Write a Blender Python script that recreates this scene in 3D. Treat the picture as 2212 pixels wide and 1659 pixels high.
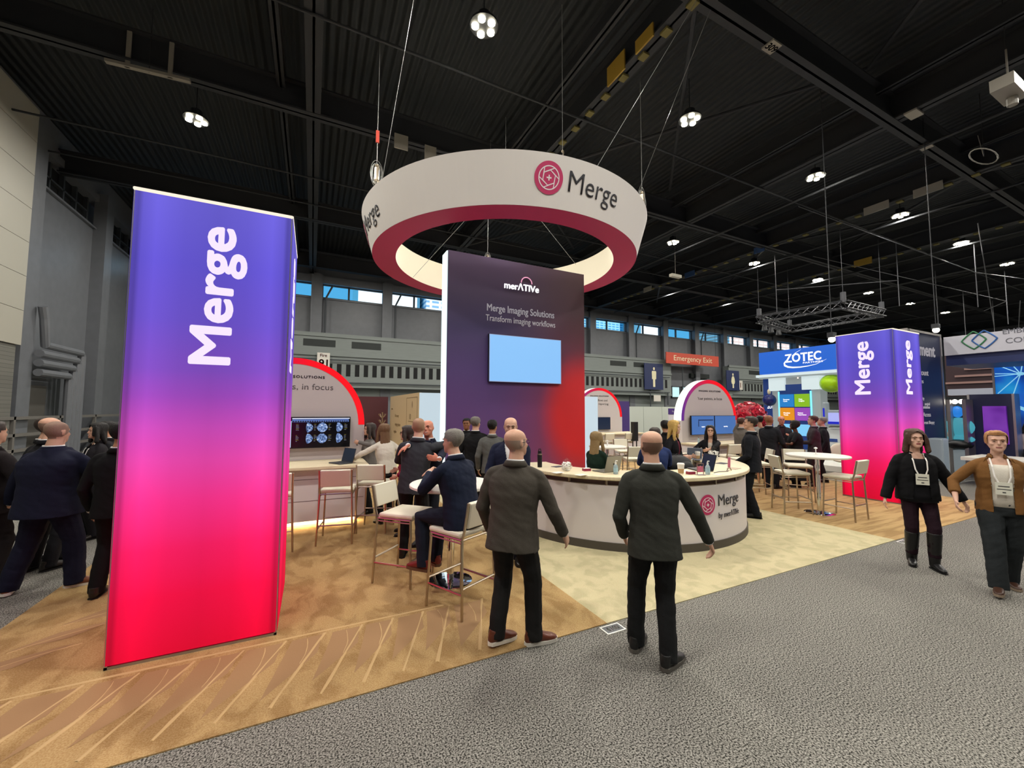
import bpy, bmesh, math, random
from math import sin, cos, pi, radians as R, sqrt
from mathutils import Vector as V, Matrix, noise
random.seed(7)
S = bpy.context.scene
COL = S.collection
for o in list(bpy.data.objects): bpy.data.objects.remove(o)

# ---------------------------------------------------------------- camera
# world axes follow the hall: X along the aisle, Y into the booth, Z up (metres)
FPX, PIT, ROL, YAW, EYE = 874.44, R(3.5894), R(.23589), R(26.2136), 1.9
def _w(v): return V((cos(YAW)*v[0]+sin(YAW)*v[1], -sin(YAW)*v[0]+cos(YAW)*v[1], v[2]))
_up = V((0, -sin(PIT), cos(PIT))); _rt = V((1, 0, 0))
RT = _w(cos(ROL)*_rt+sin(ROL)*_up); UP = _w(-sin(ROL)*_rt+cos(ROL)*_up); FW = _w(V((0, cos(PIT), sin(PIT))))
CAM = V((0, 0, EYE))
cd = bpy.data.cameras.new('camera'); cam = bpy.data.objects.new('camera', cd); COL.objects.link(cam)
cd.sensor_width = 36; cd.lens = FPX/2212*36; cd.clip_end = 400; cd.clip_start = .05
cam.matrix_world = Matrix(((RT.x, UP.x, -FW.x, CAM.x), (RT.y, UP.y, -FW.y, CAM.y), (RT.z, UP.z, -FW.z, CAM.z), (0, 0, 0, 1)))
S.camera = cam
def ray(x, y): return RT*((x-1106)/FPX)-UP*((y-829.5)/FPX)+FW
def G(x, y, z=0):
    r = ray(x, y); return CAM+r*((z-EYE)/r.z)
def aX(x, y, X):
    r = ray(x, y); return CAM+r*(X/r.x)
def aY(x, y, Y):
    r = ray(x, y); return CAM+r*(Y/r.y)
def pD(x, D):
    p = CAM+ray(x, 885)*D; return (p.x, p.y)

# ---------------------------------------------------------------- world, exposure
S.view_settings.view_transform = 'Standard'; S.view_settings.look = 'None'
S.view_settings.exposure = 0.0; S.view_settings.gamma = 1.0; S.view_settings.use_curve_mapping = False
wd = bpy.data.worlds.new('sky'); S.world = wd; wd.use_nodes = True
bg = wd.node_tree.nodes['Background']; bg.inputs[0].default_value = (.10, .50, .92, 1); bg.inputs[1].default_value = 1.0
sun = bpy.data.lights.new('sun', 'SUN'); sun.energy = 6; sun.angle = .01
so = bpy.data.objects.new('sun', sun); COL.objects.link(so); so.rotation_euler = (R(50), 0, R(25))
LAMP_W = 370
LAMP_Z = 11.0
# high bay lamp grid (x, y); lamps behind the camera added for brightness
LAMPS = [(3.4+7*i, 1.5+7*j) for i in range(-2, 8) for j in range(-1, 4)]

# ---------------------------------------------------------------- helpers
def lin(c):
    if isinstance(c, str):
        c = c.lstrip('#'); c = [int(c[i:i+2], 16)/255 for i in (0, 2, 4)]
    return tuple(x/12.92 if x <= .04045 else ((x+.055)/1.055)**2.4 for x in c)+(1,)
MATS = {}
def mat(name, color, rough=.6, metal=0, emit=0, bump=0, scale=20, var=0, spec=.5, stretch=None, coat=0, alpha=None, trans=0):
    if name in MATS: return MATS[name]
    m = bpy.data.materials.new(name); m.use_nodes = True; MATS[name] = m
    nt = m.node_tree; b = nt.nodes['Principled BSDF']; c = lin(color)
    b.inputs['Base Color'].default_value = c; b.inputs['Roughness'].default_value = rough
    b.inputs['Metallic'].default_value = metal; b.inputs['Specular IOR Level'].default_value = spec
    b.inputs['Coat Weight'].default_value = coat
    if trans: b.inputs['Transmission Weight'].default_value = trans
    if alpha is not None: b.inputs['Alpha'].default_value = alpha
    if emit:
        b.inputs['Emission Color'].default_value = c; b.inputs['Emission Strength'].default_value = emit
        b.inputs['Base Color'].default_value = (c[0]*.2, c[1]*.2, c[2]*.2, 1)
    if bump or var:
        tc = nt.nodes.new('ShaderNodeTexCoord'); mp = nt.nodes.new('ShaderNodeMapping')
        if stretch: mp.inputs['Scale'].default_value = stretch
        nz = nt.nodes.new('ShaderNodeTexNoise'); nz.inputs['Scale'].default_value = scale; nz.inputs['Detail'].default_value = 4
        nt.links.new(tc.outputs['Object'], mp.inputs[0]); nt.links.new(mp.outputs[0], nz.inputs['Vector'])
        if bump:
            bp = nt.nodes.new('ShaderNodeBump'); bp.inputs['Strength'].default_value = bump; bp.inputs['Distance'].default_value = .02
            nt.links.new(nz.outputs['Fac'], bp.inputs['Height']); nt.links.new(bp.outputs[0], b.inputs['Normal'])
        if var:
            rp = nt.nodes.new('ShaderNodeValToRGB'); rp.color_ramp.elements[0].position = .35; rp.color_ramp.elements[1].position = .65
            rp.color_ramp.elements[0].color = tuple(x*(1-var) for x in c[:3])+(1,); rp.color_ramp.elements[1].color = tuple(min(1, x*(1+var)) for x in c[:3])+(1,)
            nt.links.new(nz.outputs['Fac'], rp.inputs[0]); nt.links.new(rp.outputs[0], b.inputs['Base Color'])
    return m
def N(nt, t, **k):
    n = nt.nodes.new('ShaderNode'+t)
    for a, v in k.items(): setattr(n, a, v)
    return n
def ramp(nt, stops):
    r = N(nt, 'ValToRGB'); e = r.color_ramp.elements
    e[0].position, e[0].color = stops[0][0], lin(stops[0][1]); e[1].position, e[1].color = stops[-1][0], lin(stops[-1][1])
    for p, c in stops[1:-1]: x = e.new(p); x.color = lin(c)
    return r

def tag(o, label=None, cat=None, group=None, kind=None):
    if label: o['label'] = label
    if cat: o['category'] = cat
    if group: o['group'] = group
    if kind: o['kind'] = kind
    return o
def empty(name, loc=(0, 0, 0), rz=0, **k):
    o = bpy.data.objects.new(name, None); COL.objects.link(o); o.location = loc; o.rotation_euler = (0, 0, rz)
    o.empty_display_size = .1
    return tag(o, **k)
def link(name, me, m=None, parent=None, loc=None, **k):
    o = bpy.data.objects.new(name, me); COL.objects.link(o)
    if m:
        for x in (m if isinstance(m, (list, tuple)) else [m]): me.materials.append(x)
    if parent: o.parent = parent
    if loc is not None: o.location = loc
    return tag(o, **k)
def obj(name, bm, m=None, parent=None, smooth=False, loc=None, angle=None, bevel=0, **k):
    me = bpy.data.meshes.new(name); bmesh.ops.recalc_face_normals(bm, faces=bm.faces); bm.to_mesh(me); bm.free()
    if smooth:
        me.shade_smooth()
        if angle: me.set_sharp_from_angle(angle=R(angle))
    o = link(name, me, m, parent, loc, **k)
    if bevel:
        b = o.modifiers.new('bevel', 'BEVEL'); b.width = bevel; b.segments = 2; b.limit_method = 'ANGLE'
    return o
def box(bm, x0, x1, y0, y1, z0, z1, mi=0, M=None):
    vs = [bm.verts.new(((M @ V((x, y, z))) if M else (x, y, z))) for x in (x0, x1) for y in (y0, y1) for z in (z0, z1)]
    for f in ((0, 1, 3, 2), (4, 6, 7, 5), (0, 4, 5, 1), (2, 3, 7, 6), (0, 2, 6, 4), (1, 5, 7, 3)):
        bm.faces.new([vs[i] for i in f]).material_index = mi
    return vs
def mb(*boxes, M=None):
    bm = bmesh.new()
    for b in boxes: box(bm, *b, M=M)
    return bm
def ring_pts(c, s, f, rx, ry, n=16, ex=2.0, ryb=None):
    out = []
    for i in range(n):
        a = 2*pi*i/n; ca, sa = cos(a), sin(a)
        x = math.copysign(abs(ca)**(2/ex), ca)*rx; y = math.copysign(abs(sa)**(2/ex), sa)*(ry if sa >= 0 or ryb is None else ryb)
        out.append(c+s*x+f*y)
    return out
def loft(bm, rings, closed=True, mi=0):
    rv = [[bm.verts.new(p) for p in r] for r in rings]; n = len(rv[0])
    for a, b in zip(rv, rv[1:]):
        for i in range(n):
            bm.faces.new((a[i], a[(i+1) % n], b[(i+1) % n], b[i])).material_index = mi
    if closed:
        for r, fl in ((rv[0], 1), (rv[-1], 0)):
            c = bm.verts.new(sum((v.co for v in r), V())/n)
            for i in range(n):
                q = (c, r[(i+1) % n], r[i]) if fl else (c, r[i], r[(i+1) % n])
                bm.faces.new(q).material_index = mi
    return rv
def tube(bm, pts, rad, n=8, mi=0, ref=None, ry=None):
    """round tube along a polyline, radius per point"""
    pts = [V(p) for p in pts]
    if not isinstance(rad, (list, tuple)): rad = [rad]*len(pts)
    if ry is None: ry = rad
    elif not isinstance(ry, (list, tuple)): ry = [ry]*len(pts)
    rings = []; s = None
    for i, p in enumerate(pts):
        t = (pts[min(i+1, len(pts)-1)]-pts[max(i-1, 0)])
        if t.length < 1e-9: t = V((0, 0, 1))
        t.normalize()
        if s is None:
            q = V(ref) if ref is not None else (V((1, 0, 0)) if abs(t.x) < .8 else V((0, 1, 0)))
        else: q = s
        s = (q-t*q.dot(t)).normalized(); f = t.cross(s)
        rings.append(ring_pts(p, s, f, rad[i], ry[i], n))
    loft(bm, rings, mi=mi)
def ball(bm, c, r, M=None, n=12, mi=0):
    r = (r, r, r) if not isinstance(r, (tuple, list)) else r
    T = Matrix.Translation(V(c)) @ (M.to_4x4() if M else Matrix.Identity(4)) @ Matrix.Diagonal((*r, 1))
    x = bmesh.ops.create_uvsphere(bm, u_segments=n, v_segments=max(6, n//2+1), radius=1, matrix=T)
    for v in x['verts']:
        for f in v.link_faces: f.material_index = mi
def cyl(bm, c, r, h, n=24, r2=None, mi=0):
    """upright cylinder standing on c"""
    c = V(c); X, Y = V((1, 0, 0)), V((0, 1, 0))
    loft(bm, [ring_pts(c, X, Y, r, r, n), ring_pts(c+V((0, 0, h)), X, Y, r if r2 is None else r2, r if r2 is None else r2, n)], mi=mi)
def lathe(bm, prof, n=24, c=(0, 0, 0), mi=0):
    c = V(c); loft(bm, [ring_pts(c+V((0, 0, z)), V((1, 0, 0)), V((0, 1, 0)), max(r, 1e-4), max(r, 1e-4), n) for r, z in prof], mi=mi)
def ev(o):
    dg = bpy.context.evaluated_depsgraph_get(); dg.update()
    return bpy.data.meshes.new_from_object(o.evaluated_get(dg))
def text_mesh(body, bold=0, ext=.002, space=1.0, res=4):
    cu = bpy.data.curves.new('t', 'FONT'); cu.body = body; cu.size = 1; cu.offset = bold; cu.space_character = space; cu.resolution_u = res
    o = bpy.data.objects.new('t', cu); COL.objects.link(o); me = ev(o)
    bpy.data.objects.remove(o); bpy.data.curves.remove(cu)
    bm = bmesh.new(); bm.from_mesh(me); bpy.data.meshes.remove(me)
    xs = [v.co.x for v in bm.verts]; ys = [v.co.y for v in bm.verts]
    return bm, (min(xs), max(xs), min(ys), max(ys))
def text(body, m, parent, origin, xa, ya, w=None, h=None, bold=0, thick=.004, name='lettering', center=True, space=1.0, warp=None, **k):
    """flat raised lettering: xa, ya are the reading and the up direction"""
    bm, (x0, x1, y0, y1) = text_mesh(body, min(bold, 0), space=space)
    if bold > .003:      # heavier strokes: the same outline laid down again, shifted all round
        src = bm; bm = bmesh.new(); t_ = bpy.data.meshes.new('b'); src.to_mesh(t_); src.free()
        for i in range(9):
            n0 = len(bm.verts); bm.from_mesh(t_); bm.verts.ensure_lookup_table()
            if i:
                for v in bm.verts[n0:]: v.co += V((cos(i*pi/4), sin(i*pi/4), i*.0004))*bold
        bpy.data.meshes.remove(t_)
    sx = w/(x1-x0) if w else None; sy = h/(y1-y0) if h else None
    sx = sx or sy; sy = sy or sx
    cx = (x0+x1)/2 if center else x0; cy = (y0+y1)/2 if center else y0
    xa, ya = V(xa).normalized(), V(ya).normalized(); za = xa.cross(ya)
    r = bmesh.ops.extrude_face_region(bm, geom=list(bm.faces)); up = {e for e in r['geom'] if isinstance(e, bmesh.types.BMVert)}
    for v in bm.verts:
        a, b, c = (v.co.x-cx)*sx, (v.co.y-cy)*sy, (thick if v in up else -.001)
        v.co = warp(a, b, c) if warp else V(origin)+xa*a+ya*b+za*c
    return obj(name, bm, m, parent, **k)
def copy_tree(o, parent=None):
    c = o.copy(); COL.objects.link(c); c.parent = parent
    for ch in list(o.children): copy_tree(ch, c)
    return c
def remesh(bm, vox, sm=2):
    me = bpy.data.meshes.new('r'); bmesh.ops.recalc_face_normals(bm, faces=bm.faces); bm.to_mesh(me); bm.free()
    o = bpy.data.objects.new('r', me); COL.objects.link(o)
    r = o.modifiers.new('r', 'REMESH'); r.mode = 'VOXEL'; r.voxel_size = vox
    if sm:
        s = o.modifiers.new('s', 'SMOOTH'); s.factor = .5; s.iterations = sm
    out = ev(o); bpy.data.objects.remove(o); bpy.data.meshes.remove(me)
    return out

# ---------------------------------------------------------------- shared materials
M_white = mat('white laminate', '#d9d2d2', .45)
M_top = mat('pale wood laminate', '#e0d2b0', .4, var=.06, scale=3, stretch=(1, 12, 1))
M_metal = mat('brushed steel', '#b5a794', .3, metal=1)
M_chrome = mat('chrome', '#e6e6e6', .07, metal=1)
M_pad = mat('cream upholstery', '#ded8c4', .5)
M_black = mat('black plastic', '#101012', .4)
M_dark = mat('dark kick panel', '#4c463f', .6)
M_crim = mat('crimson print', '#be2e62', .6)
M_ink = mat('dark ink', '#25252c', .6)
M_wire = mat('steel wire', '#8f8f8c', .4, metal=.6)
M_rod = mat('dark rod', '#2c2c2e', .6)
# ================================================================ the hall
def st(name, bm, m, **k):
    return obj(name, bm, m, kind='structure', **k)
# --- grey aisle carpet
def carpet(name, c1, c2, c3, sc, patch, pat=(1, 1, 1), speck=.0, bump=.25):
    m = bpy.data.materials.new(name); m.use_nodes = True; nt = m.node_tree; b = nt.nodes['Principled BSDF']
    tc = N(nt, 'TexCoord'); mp = N(nt, 'Mapping'); mp.inputs['Scale'].default_value = pat
    nt.links.new(tc.outputs['Object'], mp.inputs[0])
    n1 = N(nt, 'TexNoise'); n1.inputs['Scale'].default_value = patch; n1.inputs['Detail'].default_value = 5; n1.inputs['Distortion'].default_value = .6
    nt.links.new(mp.outputs[0], n1.inputs['Vector'])
    r1 = ramp(nt, [(.40, c1), (.55, c2), (.7, c2)]); nt.links.new(n1.outputs['Fac'], r1.inputs[0])
    n2 = N(nt, 'TexNoise'); n2.inputs['Scale'].default_value = sc; n2.inputs['Detail'].default_value = 3
    nt.links.new(tc.outputs['Object'], n2.inputs['Vector'])
    r2 = ramp(nt, [(.5-.12, c3), (.5+.12, '#ffffff')]); nt.links.new(n2.outputs['Fac'], r2.inputs[0])
    mx = N(nt, 'Mix', data_type='RGBA', blend_type='MULTIPLY'); mx.inputs[0].default_value = speck
    nt.links.new(r1.outputs[0], mx.inputs[6]); nt.links.new(r2.outputs[0], mx.inputs[7])
    nt.links.new(mx.outputs[2], b.inputs['Base Color']); b.inputs['Roughness'].default_value = .95; b.inputs['Specular IOR Level'].default_value = .1
    bp = N(nt, 'Bump'); bp.inputs['Strength'].default_value = bump; bp.inputs['Distance'].default_value = .02
    nt.links.new(n2.outputs['Fac'], bp.inputs['Height']); nt.links.new(bp.outputs[0], b.inputs['Normal'])
    return m
M_grey = carpet('grey flecked carpet', '#94918a', '#9d9a92', '#1c1b18', 100, .5, speck=.95, bump=.08)
M_tan = carpet('tan plush carpet', '#9c8058', '#b59a6e', '#d0bc9c', 110, 3.2, (1.5, .9, 1), speck=.6)
M_wood = carpet('light tan woodgrain floor', '#9c8058', '#b69a6e', '#d8c8b0', 130, 2.0, (.6, 5, 1), speck=.3, bump=.05)
M_cream = carpet('cream plush carpet', '#b5ad8c', '#c4bb98', '#e0d8c8', 130, 5, (1, .9, 1), speck=.5)
HX0, HX1, HY0, HY1, HZ = -9.1, 78, -24, 30, 12.6
st('floor', mb((HX0-.3, HX1, HY0, HY1+.6, -.2, 0)), M_grey)
for nm, x0, x1, m, lb in (('booth_carpet', -2.33, 2.41, M_tan, 'tan plush booth carpet with pile marks, under the nearest glowing tower'),
                          ('booth_carpet', 2.41, 7.75, M_cream, 'cream booth carpet strip around the white round counter'),
                          ('booth_carpet', 7.75, 12.7, M_wood, 'light tan woodgrain booth flooring under the far glowing tower')):
    tag(obj(nm, mb((x0, x1, 2.965, 18.2, 0, .008)), m), lb, 'carpet')
# pale pile ridges brushed into the tan carpet beside the tower
bm = bmesh.new(); rnd = random.Random(3)
def ridge(p, q, w, bend=0):
    p, q = V((*p, .008)), V((*q, .008)); d = (q-p); s = V((-d.y, d.x, 0)).normalized()
    pts = [p.lerp(q, t/6)+s*(bend*sin(pi*t/6)+rnd.uniform(-.002, .002)) for t in range(7)]
    prev = None
    for i, c in enumerate(pts):
        ww = w*(.5+.6*rnd.random()); a, b = bm.verts.new(c-s*ww), bm.verts.new(c+s*ww); mid = bm.verts.new(c+V((0, 0, .004)))
        if prev: bm.faces.new((prev[0], prev[1], mid, a)); bm.faces.new((prev[1], prev[2], b, mid))
        prev = (a, mid, b)
x = -2.25; dark = bmesh.new()
while x < 1.3:
    w_ = rnd.uniform(.2, .28); t_ = [(x, 3.86), (x+w_, 3.86), (x+w_-.04, 3.6), (x-.16, rnd.uniform(3.12, 3.28)), (x-.06, 3.6)]
    dark.faces.new([dark.verts.new((*q, .0095)) for q in t_][::-1])
    ridge((x+w_+.02, 3.88), (x+w_-.32, 3.08), .014, 0)
    if rnd.random() < .6: ridge((x+w_*.5, 3.84), (x+w_*.5-.05, 3.5), .006, .02)
    x += w_+rnd.uniform(.04, .09)
ridge((-2.3, 3.92), (1.2, 3.92), .014, .0)
for i in range(6):
    x, y = -2.2+i*.15, 4.3+i*.35; dark.faces.new([dark.verts.new((a_, b_, .0095)) for a_, b_ in ((x, y), (x+.3, y+.05), (x+.55, y+.28), (x+.2, y+.2))]); ridge((x, y-.03), (x+.6, y+.26), .008, .03)
for i in range(0):
    x, y = rnd.uniform(-.1, 1.9), rnd.uniform(3.05, 3.75) if i < 14 else rnd.uniform(4.6, 6.6); a_ = rnd.uniform(0, 3); ridge((x, y), (x+.22*cos(a_), y+.22*sin(a_)), .006, .04)
M_ridge = mat('brushed pile', '#bda072', .95, bump=.2, scale=200)
tag(obj('carpet_pile', dark, mat('pile brushed the other way', '#987854', .95, bump=.2, scale=150), kind='stuff'), 'darker triangular patches brushed into the tan carpet pile', 'carpet pile')
tag(obj('carpet_pile', bm, M_ridge, kind='stuff'), 'pale brushed ridges in the tan carpet pile before the nearest tower', 'carpet pile')

# --- walls
M_wall = mat('grey painted wall', '#6a6d72', .42, bump=.04, scale=3, var=.05)
M_wall2 = mat('grey green painted block', '#7c8380', .55, bump=.12, scale=5, stretch=(.2, 1, 4), var=.05)
M_frame = mat('dark grey steel', '#3e4347', .5)
M_tile = mat('pale wall panel', '#aaa79b', .5)
M_void = mat('shadowy vent', '#08090a', .8)
M_louv = mat('dark green louvre', '#1d2422', .6)
WZ0, WZ1 = 9.42, 10.35
BAY = 4.55
# back wall : solid below and above the strip of windows
st('wall_back', mb((HX0, 2.0, 30, 30.4, 0, WZ0), (2.0, HX1, 30, 30.4, 0, WZ0), (HX0, HX1, 30, 30.4, WZ1, HZ)), M_wall)
st('wall_left', mb((HX0-.4, HX0, HY0, HY1, 0, 10.0), (HX0-.4, HX0, HY0, HY1, 11.2, HZ), (HX0-.4, HX0-.3, HY0, HY1, 10.0, 11.2)), M_wall)
st('wall_front', mb((HX0, HX1, HY0-.4, HY0, 0, HZ)), M_wall)
st('wall_right', mb((HX1, HX1+.4, HY0, HY1, 0, HZ)), M_wall)
# glazing
gl = bpy.data.materials.new('window glass'); gl.use_nodes = True; nt = gl.node_tree; nt.nodes.remove(nt.nodes['Principled BSDF'])
tr = N(nt, 'BsdfTransparent'); gs = N(nt, 'BsdfGlossy'); gs.inputs['Roughness'].default_value = .05; mx = N(nt, 'MixShader'); mx.inputs[0].default_value = .06
nt.links.new(tr.outputs[0], mx.inputs[1]); nt.links.new(gs.outputs[0], mx.inputs[2]); nt.links.new(mx.outputs[0], nt.nodes['Material Output'].inputs[0])
wi = 0; x = -9.0; COLX = []
k = 0
while x < 72:
    COLX.append(x); a, b = x+.28, x+BAY-.28
    fr = bmesh.new(); mid = a+(b-a)*.42
    for p, q in ((a, mid), (mid, b)):
        box(fr, p, q, 30.05, 30.2, WZ0, WZ0+.06); box(fr, p, q, 30.05, 30.2, WZ1-.06, WZ1)
        box(fr, p, p+.06, 30.05, 30.2, WZ0, WZ1); box(fr, q-.06, q, 30.05, 30.2, WZ0, WZ1)
    k += 1
    w = st('window_%d' % k, fr, M_frame)
    g = bmesh.new(); box(g, a+.05, b-.05, 30.12, 30.13, WZ0+.05, WZ1-.05); obj('pane', g, gl, w)
    x += BAY
bm = bmesh.new()
for x in COLX:
    box(bm, x-.28, x+.28, 29.55, 30.38, 0, WZ1+.6); box(bm, x-.4, x-.28, 29.5, 29.62, 0, WZ1+.5)
box(bm, HX0, HX1, 29.7, 30.02, WZ1, WZ1+.5); box(bm, HX0, HX1, 29.92, 30.02, WZ0-.1, WZ0)
st('trim_1', bm, M_wall)
# projecting block storey with vents and slots, x ranges
bm = bmesh.new(); vb = bmesh.new(); lv = bmesh.new()
for x0, x1 in ((HX0, 31.9), (40.6, HX1)):
    box(bm, x0, x1, 29.0, 29.7, 3.3, 6.75); box(bm, x0, x1, 28.93, 29.1, 6.6, 6.85); box(bm, x0, x1, 28.9, 29.05, 5.35, 5.5)
    box(bm, x0, x1, 28.9, 29.05, 3.3, 3.42)
    box(bm, x0, x1, 29.6, 29.9, 0, 3.3)
    x = x0+.4
    while x < min(x1-.4, 62):
        box(vb, x, x+.28, 28.985, 29.02, 4.05, 4.85); x += .56
    for cx in (-2.9, .3, 3.2, 12, 25.2, 28, 45, 48.5):
        if x0 < cx-1 and cx+1 < x1: box(lv, cx-.95, cx+.95, 28.98, 29.02, 5.95, 6.4)
box(lv, 35.6, 38.4, 29.7, 30.02, 5.3, 5.75)
st('wall_block', bm, M_wall2); st('trim_2', vb, M_void); st('trim_3', lv, M_louv)
bm = bmesh.new()
for x0, x1 in ((-9, 31.5), (41, 62)):
    tube(bm, [(x0, 28.86, 3.62), (x1, 28.86, 3.62)], .045); tube(bm, [(x0, 28.8, 5.1), (x1, 28.8, 5.1)], .04)
tube(bm, [(31.2, 28.8, 3.62), (31.2, 28.8, 2.4)], .05)
for i in (-9+BAY*2, -9+BAY*3, -9+BAY*8, -9+BAY*10): tube(bm, [(i+.5, 29.5, 6.8), (i+.5, 29.5, 9.3), (i+.9, 29.5, 10.2)], .06)
for xx in (29, 33.4): tube(bm, [(xx, 28.9, 0), (xx, 28.9, 6.2)], .05)
st('trim_4', bm, M_frame)
# lit panes low in the recessed bay
for i, (a, b) in enumerate(((32.9, 34.1), (34.35, 38.2))):
    f = bmesh.new(); box(f, a, b, 29.86, 29.99, 3.15, 3.25); box(f, a, b, 29.86, 29.99, 4.25, 4.35); box(f, a, a+.1, 29.86, 29.99, 3.15, 4.35); box(f, b-.1, b, 29.86, 29.99, 3.15, 4.35)
    k += 1
    w = st('window_%d' % k, f, M_frame)
    obj('pane', mb((a+.05, b-.05, 29.9, 29.95, 3.2, 4.3)), mat('bright frosted pane', '#c8f4fa', .3, emit=1.0), w)
# dark doorways at the right of the back wall
for i, xx in enumerate((44.5, 51)):
    st('door_%d' % (i+1), mb((xx, xx+2.6, 29.4, 29.62, 0, 2.6)), M_void)
# left wall : piers, louvre windows, pale panel, brick, pipes, lower rail
bm = bmesh.new()
for y in (19.3, 24.6, 29.5): box(bm, HX0, HX0+.45, y-.35, y+.35, 0, 11.6)
box(bm, HX0, HX0+.15, 12, 30, 11.2, 11.5); box(bm, HX0, HX0+.12, 12, 30, 9.92, 10.0)
st('trim_5', bm, M_wall)
k0 = k
for j, y in enumerate((20.0, 25.3)):
    f = bmesh.new()
    for q in range(5): box(f, HX0-.25, HX0-.1, y+.1+q*.95, y+.2+q*.95, 10, 11.2)
    box(f, HX0-.25, HX0-.1, y, y+4, 10.55, 10.62); k += 1
    w = st('window_%d' % k, f, M_frame); obj('pane', mb((HX0-.28, HX0-.26, y, y+4, 10, 11.2)), M_void, w)
bm = bmesh.new()
for q in range(7): box(bm, HX0+.05, HX0+.62, -4, 18.6, 3.9+q*1.13, 3.9+q*1.13+1.115)
st('wall_panel', bm, M_tile)
br = bpy.data.materials.new('grey brick'); br.use_nodes = True; nt = br.node_tree; tc = N(nt, 'TexCoord'); mp = N(nt, 'Mapping'); mp.inputs['Rotation'].default_value = (pi/2, 0, pi/2)
bk = N(nt, 'TexBrick'); bk.inputs['Scale'].default_value = 4; bk.inputs['Color1'].default_value = lin('#77766f'); bk.inputs['Color2'].default_value = lin('#6b6a64'); bk.inputs['Mortar'].default_value = lin('#3c3b38')
nt.links.new(tc.outputs['Object'], mp.inputs[0]); nt.links.new(mp.outputs[0], bk.inputs['Vector']); nt.links.new(bk.outputs[0], nt.nodes['Principled BSDF'].inputs[0])
st('wall_brick', mb((HX0+.05, HX0+.55, -4, 18.5, 0, 3.89)), br)
P = bmesh.new()
for i in range(4):
    z = 3.1+i*.33; y = 21.6+i*.28
    tube(P, [(HX0+.62, 19.6, z+(1.3 if i == 3 else 0)), (HX0+.62, 19.75, z+(.9 if i == 3 else 0)), (HX0+.62, 19.9, z), (HX0+.62, y-.1, z), (HX0+.62, y, z-.12), (HX0+.62, y, 0)], .13, n=10)
st('trim_6', P, M_wall)
bm = bmesh.new()
for z in (.45, .95, 1.5): box(bm, HX0+.5, HX0+.6, 16, 29.5, z, z+.1)
for y in (16, 18.6, 21.2, 24, 27): box(bm, HX0+.5, HX0+.6, y, y+.1, 0, 1.6)
tag(obj('guard_rail', bm, mat('grey rail', '#6e6b66', .5)), 'grey steel guard rail along the left hall wall', 'rail')
st('door_3', mb((HX0+.0, HX0+.1, 19.7, 21.4, 0, 2.7)), mat('dull grey door', '#56544f', .5))

# --- ceiling: corrugated deck and grid of girders
dk = bpy.data.materials.new('dark corrugated deck'); dk.use_nodes = True; nt = dk.node_tree; b = nt.nodes['Principled BSDF']
b.inputs['Base Color'].default_value = lin('#202427'); b.inputs['Roughness'].default_value = .75
tc = N(nt, 'TexCoord'); wv = N(nt, 'TexWave', bands_direction='X'); wv.inputs['Scale'].default_value = 1.2; bp = N(nt, 'Bump'); bp.inputs['Strength'].default_value = 1; bp.inputs['Distance'].default_value = .08
nt.links.new(tc.outputs['Object'], wv.inputs['Vector']); nt.links.new(wv.outputs['Fac'], bp.inputs['Height']); nt.links.new(bp.outputs[0], b.inputs['Normal'])
st('ceiling', mb((HX0, HX1, HY0, HY1+.4, HZ, HZ+.3)), dk)
M_beam = mat('charcoal girder', '#26282c', .65, bump=.15, scale=6)
def ibeam(bm, p, q, z, w=.34, h=.75):
    p, q = V((*p, 0)), V((*q, 0)); d = (q-p).normalized(); s = V((-d.y, d.x, 0))*w/2; L = (q-p).length
    M = Matrix.Translation(p) @ Matrix((( d.x, -d.y, 0), (d.y, d.x, 0), (0, 0, 1))).to_4x4()
    box(bm, 0, L, -w/2, w/2, z, z+.05, M=M); box(bm, 0, L, -.03, .03, z, z+h, M=M); box(bm, 0, L, -w/2, w/2, z+h-.05, z+h, M=M)
tn = 7
for X in (-.25, 7.35, 16.2, 22.6, 30.2, 37.8, 45.4, 53, 60.6):
    bm = bmesh.new(); ibeam(bm, (X, HY0), (X, HY1), 11.0, .4, .9)
    ibeam(bm, (X-.9, HY0), (X-.9, HY1), 11.6, .22, .5); tn += 1
    st('trim_%d' % tn, bm, M_beam)
for Y in (-9.5, -1.9, 5.75, 13.6, 21.4, 28.6):
    bm = bmesh.new(); ibeam(bm, (HX0, Y), (HX1, Y), 10.98, .36, .9); tn += 1
    st('trim_%d' % tn, bm, M_beam)
bm = bmesh.new()
x = HX0+1.5
pass
for X0 in (7.35, 22.6, 37.8):
    for Y0 in (-1.9, 5.75, 13.6, 21.4):
        tube(bm, [(X0, Y0, 11.05), (X0+7.5, Y0+7.6, 12.3)], .06); tube(bm, [(X0+7.5, Y0, 12.3), (X0, Y0+7.6, 11.05)], .06)
tn += 1; st('trim_%d' % tn, bm, M_beam)
# conduits running below the girders
bm = bmesh.new()
for X in (18.4, 24.8, 31.5): tube(bm, [(X, -6, 10.9), (X, 29, 10.9)], .05)
for Y in (9.9, 17.3, 19.6): tube(bm, [(HX0, Y, 10.95), (60, Y, 10.95)], .035)
tn += 1; st('trim_%d' % tn, bm, M_beam)
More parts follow.
